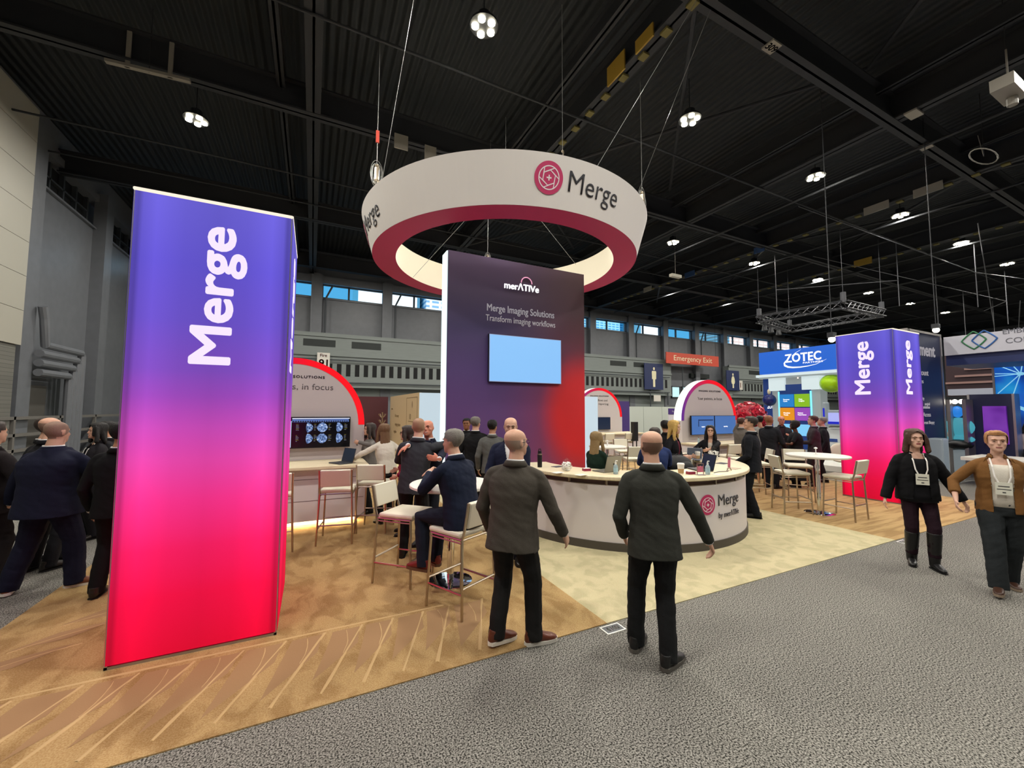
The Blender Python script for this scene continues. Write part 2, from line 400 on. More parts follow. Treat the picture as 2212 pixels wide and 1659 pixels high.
# yellow striped crane girder and marker plates
M_yel = mat('yellow marker paint', '#a8872f', .6); M_plate = mat('pale marker plate', '#9a958a', .6); M_blu = mat('blue marker plate', '#2c4a78', .6)
for X, y0, y1, lb in ((7.35, 2, 12.6, 'yellow hazard dashes on the girder above the hanging ring'), (22.6, 4, 27, 'yellow hazard dashes on the long girder toward the truss'), (30.2, 6, 27, 'yellow hazard dashes on the farthest marked girder')):
    bm = bmesh.new(); y = y0
    while y < y1: box(bm, X-.1, X+.1, y, y+.22, 10.935, 10.99); y += .75
    tag(obj('hazard_stripe', bm, mat('dull yellow dashes', '#6e6532', .7), kind='stuff'), lb, 'stripe')  # dashes in a duller yellow than the marker plates
for (x, y, z, sx, sz, m, lb) in ((7.15, 8.15, 10.9, .7, .55, M_yel, 'large yellow marker plate on the girder nearest the ring'), (7.15, 7.1, 10.95, .6, .35, M_yel, 'smaller yellow marker plate farther up the ring girder'),
      (16.2, 5.2, 10.93, .5, .05, M_plate, 'pale grid marker plate where two girders cross overhead'), (10.0, 5.72, 10.93, .35, .05, M_plate, 'pale numbered marker plate on the upper right girder'), (18.6, 5.72, 10.93, .35, .05, M_plate, 'pale marker plate right of the girder crossing'),
      (2.4, 13.4, 10.6, .45, .5, M_plate, 'pale square tag on the girder left of the ring'), (3.4, 13.4, 10.5, .4, .5, M_plate, 'pale square tag at the ring top edge'),
      (22.4, 13.9, 10.8, .6, .35, M_blu, 'blue marker plate on the long girder'), (22.4, 8.6, 10.8, .9, .35, M_plate, 'long pale plate on the girder right of the lamps'), (22.4, 6.9, 10.8, .9, .35, M_plate, 'long pale plate near the right girder crossing'), (30.0, 12.3, 10.8, .9, .4, M_yel, 'yellow marker plate above the lighting truss'), (22.4, 18.6, 10.8, .8, .35, M_blu, 'blue marker plate above the back windows'), (22.4, 22.4, 10.8, .8, .35, M_plate, 'pale plate at the far end of the long girder')):
    if m is M_plate and sz == .05: bm = mb((x-sx/2, x+sx/2, y-.15, y+.15, z, z+.05))
    elif y in (13.4,): bm = mb((x-sx/2, x+sx/2, y-.04, y, z, z+sz))
    else: bm = mb((x-.04, x, y-sx/2, y+sx/2, z, z+sz))
    o = tag(obj('marker_plate', bm, m), lb, 'sign')
    if x == 10.0: text('309', M_ink, o, (x, y, z-.002), (1, 0, 0), (0, -1, 0), h=.16, bold=.02)

# --- high bay lamps: ring of LED cups with a driver box
M_led = mat('LED lens', '#fff6d8', .3, emit=22); M_hous = mat('lamp housing', '#24262a', .5)
def lamp_proto():
    r = empty('ceiling_lamp'); b = bmesh.new()
    cyl(b, (0, 0, .04), .34, .05, 20); cyl(b, (0, 0, .09), .16, .25, 14); tube(b, [(0, 0, .3), (0, 0, 1.4)], .015)
    obj('housing', b, M_hous, r)
    for i in range(5):
        a = 2*pi*i/5+.3; q = bmesh.new(); cyl(q, (.21*cos(a), .21*sin(a), 0), .088, .045, 12); obj('lens', q, M_led, r)
    return r
lp = lamp_proto(); first = True
LN = ['first', 'second', 'third', 'fourth', 'fifth', 'sixth', 'seventh', 'eighth', 'ninth', 'tenth']
for (lx, ly) in LAMPS:
    seen = ly > 8 and not (lx < 3 and ly < 9)
    ld = bpy.data.lights.new('high_bay', 'AREA'); ld.shape = 'DISK'; ld.size = .55; ld.energy = LAMP_W; ld.color = (1, .955, .87); ld.spread = R(178)
    o = bpy.data.objects.new('high_bay', ld); COL.objects.link(o); o.location = (lx, ly, LAMP_Z-.03)
    if seen and ly < 20:
        c = lp if first else copy_tree(lp); first = False; c.location = (lx, ly, LAMP_Z)
        row = 'nearer' if ly < 10 else 'farther'; n = int(round((lx-3.4)/7))
        lb = 'round white high bay lamp left of the ring, above the left tower' if lx < 0 else 'round white high bay lamp, %s from the left in the %s ceiling row' % (LN[n+(0 if row == 'nearer' else 1)], row)
        tag(c, lb, 'ceiling lamp', 'high bay lamps of the hall')

# --- outside the windows: bright city facades
def facade(name, c, w, sc):
    m = bpy.data.materials.new(name); m.use_nodes = True; nt = m.node_tree; tc = N(nt, 'TexCoord'); mp = N(nt, 'Mapping'); mp.inputs['Rotation'].default_value = (pi/2, 0, 0)
    bk = N(nt, 'TexBrick'); bk.offset = 0; bk.inputs['Scale'].default_value = sc; bk.inputs['Mortar Size'].default_value = .07
    bk.inputs['Color1'].default_value = lin(w); bk.inputs['Color2'].default_value = lin(w); bk.inputs['Mortar'].default_value = lin(c)
    nt.links.new(tc.outputs['Object'], mp.inputs[0]); nt.links.new(mp.outputs[0], bk.inputs['Vector']); nt.links.new(bk.outputs[0], nt.nodes['Principled BSDF'].inputs[0]); return m
for (x0, x1, y, h, m, lb) in ((5.5, 14.5, 62, 60, mat('white facade', '#f4f2ea', .8), 'blank white tower seen through the windows left of the ring'), (15.0, 21, 60, 60, facade('blue grey facade', '#dfe6ea', '#6f9cc0', .35), 'pale tower with blue windows outside, beside the white one'),
      (41, 58, 64, 60, facade('teal facade', '#8fc4d8', '#2f88b4', .5), 'teal glass tower outside the windows right of the display wall'), (58, 64, 60, 60, mat('cream facade', '#f2efe6', .8), 'cream tower outside behind the teal one'),
      (93, 130, 66, 60, facade('pink brick facade', '#e0b8a4', '#f4efe8', .3), 'pinkish brick building outside the far right windows')):
    o = tag(obj('building', mb((x0, x1, y, y+10, 0, h)), m), lb, 'building')

# --- truss hanging at the right
def truss(bm, p, q, s=.28, r=.022, n=None):
    p, q = V(p), V(q); d = (q-p).normalized(); side = V((-d.y, d.x, 0)).normalized()*s/2; up = V((0, 0, s/2)); L = (q-p).length; n = n or int(L/s/1.2)
    cs = [side+up, side-up, -side-up, -side+up]
    for c in cs: tube(bm, [p+c, q+c], r, 6)
    for i in range(n):
        a, b = p.lerp(q, i/n), p.lerp(q, (i+1)/n)
        for j in range(4): tube(bm, [a+cs[j], b+cs[(j+1) % 4]], r*.6, 4)
TZ = 7.0; M_tr = mat('dark truss aluminium', '#47484c', .45, metal=.5)
tc4 = [G(1640, 690, TZ), G(1706, 712, TZ), G(1905, 677, TZ), G(1822, 658, TZ)]
tr_ = empty('lighting_truss', tc4[0], label='square black lighting truss hanging in front of the back windows, right', cat='truss')
for a, b in zip(tc4, tc4[1:]+tc4[:1]):
    bm = bmesh.new(); truss(bm, a-tc4[0], b-tc4[0], .34, .03); obj('truss_section', bm, M_tr, tr_)
for c in tc4:
    bm = bmesh.new(); cyl(bm, c-tc4[0]+V((0, 0, .1)), .12, .5, 8); tube(bm, [c-tc4[0]+V((0, 0, .5)), c-tc4[0]+V((0, 0, 4))], .012, 4); obj('hoist', bm, M_tr, tr_)
for i, t in enumerate((.15, .35, .6)):
    c = tc4[0].lerp(tc4[1], t)-tc4[0]; bm = bmesh.new(); cyl(bm, c-V((0, 0, .55)), .16, .3, 10, .1); obj('spotlight', bm, M_hous, tr_)
bm = bmesh.new()
for p, q in (((19, 10, 10.9), (32, 8.2, 9.4)), ((32, 8.2, 9.4), (44, 8.5, 10.8)), ((26, 13, 10.9), (40, 9, 9.0)), ((40, 9, 9.0), (52, 13, 10.6)), ((28, 7, 10.8), (50, 12, 8.7)), ((24, 14, 8.9), (28, 10, 8.9)), ((36, 7.6, 8.2), (60, 13, 8.4))):
    tube(bm, [p, q], .022, 4)
for x, y in ((32, 8.2), (40, 9), (24, 14), (28, 10), (36, 11), (44, 12), (50, 12)): tube(bm, [(x, y, 11), (x, y, 7.5)], .02, 4)
tag(obj('rigging_cable', bm, mat('dull cable', '#55565a', .6), kind='stuff'), 'thin rigging cables strung above the far right booths', 'cable')
bm = bmesh.new(); tube(bm, [(-.0, 0, 0), (0, 0, -1.2)], .008, 4); box(bm, -.35, .35, -.1, .1, -1.35, -1.2)
tag(obj('hanging_fixture', bm, mat('pale fixture', '#c9c4b4', .5), loc=G(1458, 545, 10.2)), 'small pale bar fixture hanging below a lamp, right of the ring', 'fixture')
for q, lb in (((322, 157), 'pale linear tube fixture, upper left of the ceiling'),):
    c = G(*q, 10.8); bm = bmesh.new(); box(bm, -.9, .9, -.06, .06, 0, .08); box(bm, -.5, -.4, -.02, .02, 0, 1); box(bm, .4, .5, -.02, .02, 0, 1)
    o = tag(obj('linear_fixture', bm, mat('dull pale fixture', '#8f8a80', .5), loc=c), lb, 'fixture'); o.rotation_euler = (0, 0, R(-5))
for q, z, lb in (((2180, 205), 9.8, 'dark projector fixture with a pale lens at the upper right'), ((2125, 338), 10.4, 'thin pale hanging loop lamp at the right')):
    c = G(*q, z); bm = bmesh.new()
    if z < 10: box(bm, -.5, .5, -.2, .2, 0, .3); cyl(bm, (.2, 0, -.2), .1, .2, 10); tube(bm, [(0, 0, .2), (0, 0, 1.2)], .02)
    else: tube(bm, [(.8*cos(t*pi/8), .25*sin(t*pi/8), 0) for t in range(17)], .02, 6); tube(bm, [(0, 0, .0), (0, .1, .8)], .01, 4)
    tag(obj('hanging_fixture', bm, mat('dull pale fixture', '#8f8a80', .5), loc=c), lb, 'fixture')

# --- hanging signs and wall signs
def drop_rod(o, x, y, z0, z1=12.6):
    b = bmesh.new(); tube(b, [(x, y, z0), (x, y, z1-o.location.z)], .012, 5); obj('drop_rod', b, M_rod, o)
for o in [q for q in bpy.data.objects if q.name.startswith(('hanging_fixture', 'linear_fixture')) and q.parent is None]: drop_rod(o, 0, 0, .0)
M_red = mat('orange red sign', '#c8452a', .5); M_navy = mat('navy sign', '#1d2a55', .5); M_cr = mat('cream sign print', '#e6dfb8', .6)
a, b, c = aY(1439, 760, 28.2), aY(1552, 769, 28.2), aY(1439, 784, 28.2)
o = empty('exit_sign', (a.x, 28.2, c.z), label='long orange red hanging sign reading Emergency Exit', cat='sign')
obj('board', mb((0, b.x-a.x, 0, .08, 0, a.z-c.z)), M_red, o)
text('Emergency Exit', M_cr, o, ((b.x-a.x)/2, -.004, (a.z-c.z)*.46), (1, 0, 0), (0, 0, 1), w=(b.x-a.x)*.73, h=(a.z-c.z)*.62)
bm = bmesh.new()
for x in (.4, b.x-a.x-.4): tube(bm, [(x, .04, a.z-c.z), (x, .04, 12.6-c.z)], .015, 4)
obj('hanger_wire', bm, M_rod, o)
def restroom(x0, z0, x1, z1, woman, lb):
    o = empty('restroom_sign', ((x0+x1)/2, 28.7, z0), label=lb, cat='sign'); w = x1-x0; h = z1-z0
    obj('board', mb((-w/2, w/2, 0, .06, 0, h)), M_navy, o)
    b = bmesh.new(); ball(b, (0, -.01, h*.8), (.12, .012, .15)); f = h/2.5
    if woman:
        prof = [(-.12, 1.78), (.12, 1.78), (.24, 1.5), (.3, 1.0), (.22, 1.0), (.24, .86), (.1, .8), (.1, .3), (-.1, .3), (-.1, .8), (-.24, .86), (-.22, 1.0), (-.3, 1.0), (-.24, 1.5)]
    else: prof = [(-.24, 1.78), (.24, 1.78), (.28, 1.65), (.26, 1.0), (.18, 1.0), (.13, .95), (.13, .25), (-.13, .25), (-.13, .95), (-.18, 1.0), (-.26, 1.0), (-.28, 1.65)]
    fr = [b.verts.new((x, -.02, z*f)) for x, z in prof]; bk = [b.verts.new((x, 0, z*f)) for x, z in prof]
    b.faces.new(fr); b.faces.new(bk[::-1])
    for i in range(len(fr)): j = (i+1) % len(fr); b.faces.new((fr[i], bk[i], bk[j], fr[j]))
    obj('figure', b, M_cr, o)
restroom(28.1, 3.85, 30.5, 6.35, 0, "tall navy restroom sign with a cream man figure")
restroom(39.8, 4.05, 41.9, 6.2, 1, "tall navy restroom sign with a cream woman figure")
def small_sign(p, w, h, lines, lb):
    o = empty('wall_sign', p, label=lb, cat='sign'); obj('board', mb((-w/2, w/2, 0, .03, 0, h)), mat('white sign board', '#d8d2c8', .5), o)
    for t, z, hh in lines: text(t, mat('red sign ink', '#a02a20', .6), o, (0, -.003, h*z), (1, 0, 0), (0, 0, 1), h=h*hh, bold=.02)
p = aY(698, 800, 28.7)
small_sign((p.x, 28.75, p.z), .75, 1.15, (('Fire', .85, .16), ('91', .42, .4)), 'white sign with red Fire lettering and number on the grey block wall, left')
p = aY(1601, 842, 28.7); small_sign((p.x, 28.75, p.z), .7, 1.0, (('1', .5, .5),), 'small white sign beside the navy woman restroom sign')
p = aY(1421, 867, 28.7); small_sign((p.x, 28.75, p.z), .9, .6, (), 'small pale lit sign low on the grey block wall above the white panels')
# ================================================================ booth architecture
def grad_mat(name, stops, strength, edge=0, axis='Z'):
    m = bpy.data.materials.new(name); m.use_nodes = True; nt = m.node_tree; b = nt.nodes['Principled BSDF']
    tc = N(nt, 'TexCoord'); sp = N(nt, 'SeparateXYZ'); nt.links.new(tc.outputs['Generated'], sp.inputs[0])
    r = ramp(nt, stops); nt.links.new(sp.outputs[axis], r.inputs[0])
    out = r.outputs[0]; b.inputs['Base Color'].default_value = (.01, .01, .01, 1); b.inputs['Roughness'].default_value = .9; b.inputs['Specular IOR Level'].default_value = .05
    nt.links.new(out, b.inputs['Emission Color']); b.inputs['Emission Strength'].default_value = strength
    if edge:   # LED strips stand inside along the two vertical sides
        e = N(nt, 'ValToRGB'); el = e.color_ramp.elements
        el[0].position = 0; el[0].color = (.45,)*3+(1,); el[1].position = 1; el[1].color = (.45,)*3+(1,)
        for p, v in ((.025, .6), (.05, .95), (.13, 1.0+edge), (.3, .95), (.5, .86), (.7, .95), (.87, 1.0+edge), (.95, .95), (.975, .6)):
            x = el.new(p); x.color = (v/1.5,)*3+(1,)
        nt.links.new(sp.outputs[edge_axis], e.inputs[0])
        mu = N(nt, 'Math', operation='MULTIPLY'); mu.inputs[1].default_value = strength*1.5
        nt.links.new(e.outputs[0], mu.inputs[0]); nt.links.new(mu.outputs[0], b.inputs['Emission Strength'])
    return m
TS = [(0, '#ea0030'), (.12, '#fa0544'), (.22, '#fd1862'), (.32, '#fb308c'), (.41, '#e846ac'), (.48, '#cc4aba'), (.55, '#9e48bc'), (.61, '#804cc0'), (.72, '#6a50c8'), (.85, '#6253d0'), (1, '#6a60d6')]
edge_axis = 'X'; M_tX = grad_mat('backlit gradient fabric front', TS, 1.0, .16)
edge_axis = 'Y'; M_tY = grad_mat('backlit gradient fabric side', TS, .92, .12)
M_alu = mat('silver frame', '#a8a4a2', .35, metal=.8)
M_letw = mat('backlit white letters', '#e9dcf6', .4, emit=.95)
def tower(x0, x1, y0, y1, h, lb):
    t = empty('light_tower', ((x0+x1)/2, (y0+y1)/2, .008), label=lb, cat='light tower'); w, d = (x1-x0)/2, (y1-y0)/2
    b = bmesh.new()
    for sx in (-1, 1):
        for sy in (-1, 1): box(b, sx*w-(.02 if sx > 0 else 0), sx*w+(.02 if sx < 0 else 0), sy*d-(.02 if sy > 0 else 0), sy*d+(.02 if sy < 0 else 0), 0, h)
    for z in (0, h-.02): box(b, -w, w, -d, -d+.02, z, z+.02); box(b, -w, w, d-.02, d, z, z+.02); box(b, -w, -w+.02, -d, d, z, z+.02); box(b, w-.02, w, -d, d, z, z+.02)
    box(b, -w+.02, w-.02, -d+.02, d-.02, .02, .04)
    obj('frame', b, M_alu, t)
    for nm, (a0, a1, b0, b1), m in (('front', (-w+.008, w-.008, -d-.004, -d+.015), M_tX), ('back', (-w+.008, w-.008, d-.015, d+.004), M_tX), ('left', (-w-.004, -w+.015, -d+.008, d-.008), M_tY), ('right', (w-.015, w+.004, -d+.008, d-.008), M_tY)):
        obj('fabric_panel', mb((a0, a1, b0, b1, .03, h-.012)), m, t)
    obj('top_cover', mb((-w+.01, w-.01, -d+.01, d-.01, h-.012, h+.004)), mat('lit white cover', '#fff2dd', .5, emit=.9), t)
    Mtl = mat('lit white cover', '#fff2dd', .5, emit=.9)
    obj('top_rim', mb((-w, w, -d-.008, -d, h-.022, h+.004), (-w, w, d, d+.008, h-.022, h+.004), (-w-.008, -w, -d, d, h-.012, h+.004), (w, w+.008, -d, d, h-.012, h+.004)), Mtl, t)
    zc, hh, ww = 2.82, 1.13, .35
    text('Merge', M_letw, t, (.035, -d-.005, zc), (0, 0, 1), (-1, 0, 0), w=hh, h=ww, bold=.025)
    text('Merge', M_letw, t, (.035, d+.005, zc), (0, 0, 1), (1, 0, 0), w=hh, h=ww, bold=.025)
    text('Merge', M_letw, t, (w+.005, .0, zc), (0, 0, 1), (0, -1, 0), w=hh, h=ww, bold=.025)
    text('Merge', M_letw, t, (-w-.005, .0, zc), (0, 0, 1), (0, 1, 0), w=hh, h=ww, bold=.025)
tower(-1.29, -.21, 4.02, 5.1, 3.6, 'tall backlit violet to red gradient tower in the left foreground, lettered Merge')
tower(10.72, 11.92, 3.96, 4.98, 3.6, 'backlit violet to red gradient tower at the right, behind the walking women')

# ---- emblem: crimson disc with a white ring, six aperture blades and a plus
def emblem(parent, warp, r, M_c=M_crim, M_l=None):
    M_l = M_l or mat('white print', '#e6dce0', .5)
    b = bmesh.new(); vs = [b.verts.new((r*cos(2*pi*i/48), r*sin(2*pi*i/48), 0)) for i in range(48)]; c = b.verts.new((0, 0, 0))
    for i in range(48): b.faces.new((c, vs[i], vs[(i+1) % 48]))
    bmesh.ops.subdivide_edges(b, edges=b.edges[:], cuts=1, use_grid_fill=True)
    for v in b.verts: v.co = warp(v.co.x, v.co.y, .004)
    d = obj('emblem', b, M_c, parent)
    b = bmesh.new()
    def seg(p, q, w):
        p, q = V((*p, 0)), V((*q, 0)); t = (q-p).normalized(); s = V((-t.y, t.x, 0))*w/2; k = 4
        a = [(b.verts.new(p.lerp(q, i/k)-s), b.verts.new(p.lerp(q, i/k)+s)) for i in range(k+1)]
        for u, v in zip(a, a[1:]): b.faces.new((u[0], v[0], v[1], u[1]))
    R1 = .7*r; n = 36
    for i in range(n):
        a, e = 2*pi*i/n, 2*pi*(i+1.05)/n; seg((R1*cos(a), R1*sin(a)), (R1*cos(e), R1*sin(e)), .07*r)
    for i in range(6):
        a = pi/3*i; p = (R1*cos(a), R1*sin(a)); e = a+R(82); q = (.46*r*cos(e), .46*r*sin(e)); seg(p, q, .06*r)
    for i in range(6):
        a = pi/3*i+R(82)-pi/3; e = a+pi/3; seg((.46*r*cos(a), .46*r*sin(a)), (.46*r*cos(e), .46*r*sin(e)), .05*r)
    seg((-.17*r, 0), (.17*r, 0), .09*r); seg((0, -.17*r), (0, .17*r), .09*r)
    for v in b.verts: v.co = warp(v.co.x, v.co.y, .009)
    obj('emblem_lines', b, M_l, d)

# ---- hanging ring
RC = V((5.13, 10.93, 6.19)); rb, rt, rib, rit, rh = 3.83, 4.12, 3.2, 3.42, 1.02
ringo = empty('hanging_ring_sign', RC, label='huge white hanging ring banner with crimson underside above the display wall', cat='hanging sign')
M_rw = mat('white ring fabric', '#dcd8d4', .8); M_ri = mat('cream inner fabric', '#e8dfc8', .7)
def arcsurf(r0, z0, r1, z1, n=128):
    b = bmesh.new(); a = [b.verts.new((r0*cos(2*pi*i/n), r0*sin(2*pi*i/n), z0)) for i in range(n)]; c = [b.verts.new((r1*cos(2*pi*i/n), r1*sin(2*pi*i/n), z1)) for i in range(n)]
    for i in range(n): b.faces.new((a[i], a[(i+1) % n], c[(i+1) % n], c[i]))
    return b
def thick(o, t, off=-1):
    s = o.modifiers.new('thick', 'SOLIDIFY'); s.thickness = t; s.offset = off; return o
thick(obj('outer_fabric', arcsurf(rb, 0, rt, rh), M_rw, ringo), .01)
thick(obj('inner_fabric', arcsurf(rib, 0, rit, rh), M_ri, ringo), .01, 1)
obj('underside', arcsurf(rib, -.004, rb, -.004), M_crim, ringo); obj('top_fabric', arcsurf(rit, rh, rt, rh), M_rw, ringo)
def ringwarp(a0, zc):
    def f(a, b, c):
        z = zc+b; r = rb+(rt-rb)*z/rh+.012+c; th = a0+a/(rb+.15); return V((r*cos(th), r*sin(th), z))
    return f
for q in range(4):
    off = R(-90*q)
    emblem(ringo, ringwarp(R(-102)+off, .555), .315)
    text('Merge', M_ink, ringo, (0, 0, 0), (1, 0, 0), (0, 1, 0), w=1.42, h=.53, warp=ringwarp(R(-85.2)+off, .50), bold=-.005, thick=.004)
# suspension: chain hoists and cables
hp = [aY(851, 352, 7.6), aY(1330, 350, 7.2)]
def hoist(p, lb, tagcol=None):
    h = empty('cable_hoist', p, label=lb, cat='hoist'); b = bmesh.new(); cyl(b, (0, 0, -.15), .06, .3, 10); ball(b, (0, 0, .2), .05); ball(b, (.05, 0, -.2), .04); ball(b, (-.05, 0, -.22), .04)
    obj('motor', b, M_metal, h)
    b = bmesh.new()
    for j, (rx, rz) in enumerate(((.13, .3), (.11, .26), (.15, .33))): tube(b, [(rx*cos(t*pi/10), .05*sin(t*pi/10+j), rz*sin(t*pi/10)) for t in range(21)], .008, 5)
    obj('cable_coil', b, M_wire, h)
    b = bmesh.new(); top = 11.0-p.z; tube(b, [(0, 0, .2), (0, 0, top)], .009, 4); tube(b, [(0, 0, -.2), (0, 0, -max(.3, p.z-7.2))], .009, 4)
    obj('wire', b, M_wire, h)
    if tagcol: obj('marker', mb((-.04, .04, -.02, .02, .8 if tagcol[1] else -.35, 1.1 if tagcol[1] else -.15)), tagcol[0], h)
th1 = V((RC.x+3.9*cos(R(195)), RC.y+3.9*sin(R(195)), 7.5)); 
a = R(-167); hoist(V((RC.x+4*cos(a), RC.y+4*sin(a), 7.62)), 'cable hoist with coiled wire and a red marker, left rim of the hanging ring', (mat('red marker', '#c8402c', .5), 1))
a = R(-48); hoist(V((RC.x+4*cos(a), RC.y+4*sin(a), 7.55)), 'cable hoist with coiled wire and a yellow marker, right rim of the hanging ring', (mat('yellow marker', '#d8a820', .5), 0))
a = R(75); hoist(V((RC.x+4*cos(a), RC.y+4*sin(a), 7.9)), 'cable hoist above the far rim of the hanging ring')
b = bmesh.new(); ap = V((0, 1.2, 3.6))
for p, q in ((ap, (-3.6, -1.2, 1.05)), (ap, (3.3, -2.2, 1.05)), (ap, (0, 1.2, 4.8)), ((-.35, -3.7, 1.02), (-.35, -3.7, 4.85)), ((.4, -3.75, 1.02), (2.2, -5.4, 4.85)), ((-3.8, -.9, 1.05), (-3.4, -2.6, 4.85)), ((2.7, -2.6, 1.4), (2.7, -5.2, 4.85)), ((-2.3, 2.2, .02), (0, 0, 2.9)), ((1.9, -1.0, .1), (0, 0, 2.9)), ((0, 0, 2.9), (0, 0, 4.8))):
    tube(b, [p, q], .006, 4)
obj('suspension_wire', b, M_wire, ringo)
b = bmesh.new(); tube(b, [(-.02, 0, 0), (.03, 0, .18)], .012, 6); ball(b, (0, 0, .2), .03); ball(b, (.01, 0, -.02), .03)
obj('shackle', b, M_metal, ringo, loc=(-.35, -3.7, 1.2))

# ---- central display wall
DW = empty('display_wall', (5.165, 10.1, .009), label='tall purple to red display wall with a light blue screen behind the counter', cat='display wall')
wm = bpy.data.materials.new('purple red print'); wm.use_nodes = True; nt = wm.node_tree; b = nt.nodes['Principled BSDF']
tc = N(nt, 'TexCoord'); sp = N(nt, 'SeparateXYZ'); nt.links.new(tc.outputs['Object'], sp.inputs[0])
def mth(op, a, b_=None, c=None):
    n = N(nt, 'Math', operation=op)
    for i, v in enumerate((a, b_, c)):
        if v is None: continue
        if isinstance(v, (int, float)): n.inputs[i].default_value = v
        else: nt.links.new(v, n.inputs[i])
    return n.outputs[0]
X_, Z_ = sp.outputs['X'], sp.outputs['Z']
zn = mth('DIVIDE', Z_, 6.0)
rA = ramp(nt, [(0, '#5b3a72'), (.3, '#553570'), (.48, '#46306a'), (.68, '#2e2350'), (.82, '#352549'), (1, '#473257')]); nt.links.new(zn, rA.inputs[0])
rB = ramp(nt, [(0, '#8a2436'), (.3, '#8c1a2a'), (.55, '#611a30'), (.8, '#3a1722'), (1, '#3f2029')]); nt.links.new(zn, rB.inputs[0])
xn = N(nt, 'MapRange', interpolation_type='SMOOTHSTEP'); nt.links.new(X_, xn.inputs[0]); xn.inputs[1].default_value = -.9; xn.inputs[2].default_value = 2.3
m1 = N(nt, 'Mix', data_type='RGBA'); nt.links.new(xn.outputs[0], m1.inputs[0]); nt.links.new(rA.outputs[0], m1.inputs[6]); nt.links.new(rB.outputs[0], m1.inputs[7])
dx = mth('DIVIDE', mth('SUBTRACT', X_, 2.0), 1.25); dz = mth('DIVIDE', mth('SUBTRACT', Z_, 1.75), 1.6)
dd = mth('SQRT', mth('ADD', mth('MULTIPLY', dx, dx), mth('MULTIPLY', dz, dz)))
mr = N(nt, 'MapRange', interpolation_type='SMOOTHSTEP'); nt.links.new(dd, mr.inputs[0]); mr.inputs[1].default_value = 1.25; mr.inputs[2].default_value = .55
m2 = N(nt, 'Mix', data_type='RGBA'); nt.links.new(mr.outputs[0], m2.inputs[0]); nt.links.new(m1.outputs[2], m2.inputs[6]); m2.inputs[7].default_value = lin('#c01018')
nt.links.new(m2.outputs[2], b.inputs['Base Color']); b.inputs['Roughness'].default_value = .55
obj('printed_panel', mb((-2.135, 2.135, -.2, -.17, 0, 6.0)), wm, DW)
obj('frame', mb((-2.135, 2.135, -.17, .17, 0, 5.99)), mat('black frame', '#1a1c20', .5), DW)
M_glow = mat('lit white acrylic', '#e2fbff', .4, emit=1.3)
obj('edge_light', mb((-2.16, -2.135, -.15, .25, 0, 6.0)), M_glow, DW); obj('edge_light', mb((2.135, 2.16, -.1, .2, 0, 6.0)), M_glow, DW)
obj('back_panel', mb((-2.1, 2.1, .17, .2, 0, 5.98)), mat('grey back', '#8a8a90', .6), DW)
M_tw = mat('white relief letters', '#ded8de', .5, emit=.35); M_tb = mat('lit white letters', '#ffffff', .5, emit=1.0)
def wt(p, q): a = aY(*p, 9.9); c = aY(*q, 9.9); return V(((a.x+c.x)/2-5.165, -.2, (a.z+c.z)/2)), c.x-a.x
text('Merge Imaging Solutions', M_tw, DW, (.01, -.201, 4.60), (1, 0, 0), (0, 0, 1), w=2.11, h=.25, bold=.015)
text('Transform imaging workflows', M_tw, DW, (.01, -.201, 4.32), (1, 0, 0), (0, 0, 1), w=2.18, h=.22)
text('mer\u039bTIVe', M_tb, DW, (.0, -.201, 5.31), (1, 0, 0), (0, 0, 1), w=1.08, h=.19, bold=.015, thick=.03)
b = bmesh.new(); tube(b, [(.13+.17*cos(t*pi/14), 0, .17*sin(t*pi/14)) for t in range(15)], .016, 6)
obj('logo_arc', b, mat('pink lit arc', '#e9a0c0', .4, emit=.9), DW, loc=(.02, -.215, 5.44))
o = empty('wall_screen', (5.28, 9.84, 2.64), label='large light blue screen mounted on the purple display wall', cat='screen')
obj('casing', mb((-1.13, 1.13, -.03, .06, -.01, 1.27)), M_black, o); obj('display', mb((-1.11, 1.11, -.034, -.03, .01, 1.25)), mat('sky blue display', '#86bdf2', .3, emit=.95), o)
obj('bezel', mb((-1.125, 1.125, -.036, -.03, -.005, .012), (-1.125, 1.125, -.036, -.03, 1.248, 1.262), (-1.125, -1.108, -.036, -.03, 0, 1.26), (1.108, 1.125, -.036, -.03, 0, 1.26)), mat('pale bezel', '#b4c4f0', .3, emit=.5), o)

# ---- round counter
CC = V((5.07, 5.89, 0))
CO = empty('reception_counter', CC, label='round white reception counter with pale wood top in the middle of the booth', cat='counter')
def arcblock(r0, r1, z0, z1, a0, a1, n=72):
    b = bmesh.new(); pr = None; first_ = None
    for i in range(n+1):
        a = R(a0+(a1-a0)*i/n); v = [b.verts.new((r*cos(a), r*sin(a), z)) for r, z in ((r0, z0), (r1, z0), (r1, z1), (r0, z1))]
        if pr:
            for j in range(4): b.faces.new((pr[j], pr[(j+1) % 4], v[(j+1) % 4], v[j]))
        else: b.faces.new(v)
        pr = v
    b.faces.new(pr[::-1]); return b
A0, A1 = -188, 8
obj('counter_body', arcblock(1.95, 2.04, .115, .87, A0, A1), M_white, CO, smooth=True, angle=40)
obj('kick_panel', arcblock(1.9, 2.055, .008, .115, A0, A1), M_dark, CO, smooth=True, angle=40)
obj('inner_shelf', arcblock(1.55, 1.95, .70, .73, A0+3, A1-3), M_white, CO, smooth=True, angle=40)
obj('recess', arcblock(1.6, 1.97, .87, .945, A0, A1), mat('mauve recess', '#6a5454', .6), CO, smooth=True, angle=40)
obj('countertop', arcblock(1.42, 2.1, .945, 1.0, A0, A1), M_top, CO, smooth=True, angle=40, bevel=.012)
for i in range(13):
    a = R(A0+8+15*i); obj('standoff', mb((-.012, .012, -.012, .012, .87, .945)), M_metal, CO, loc=(2.02*cos(a), 2.02*sin(a), 0))
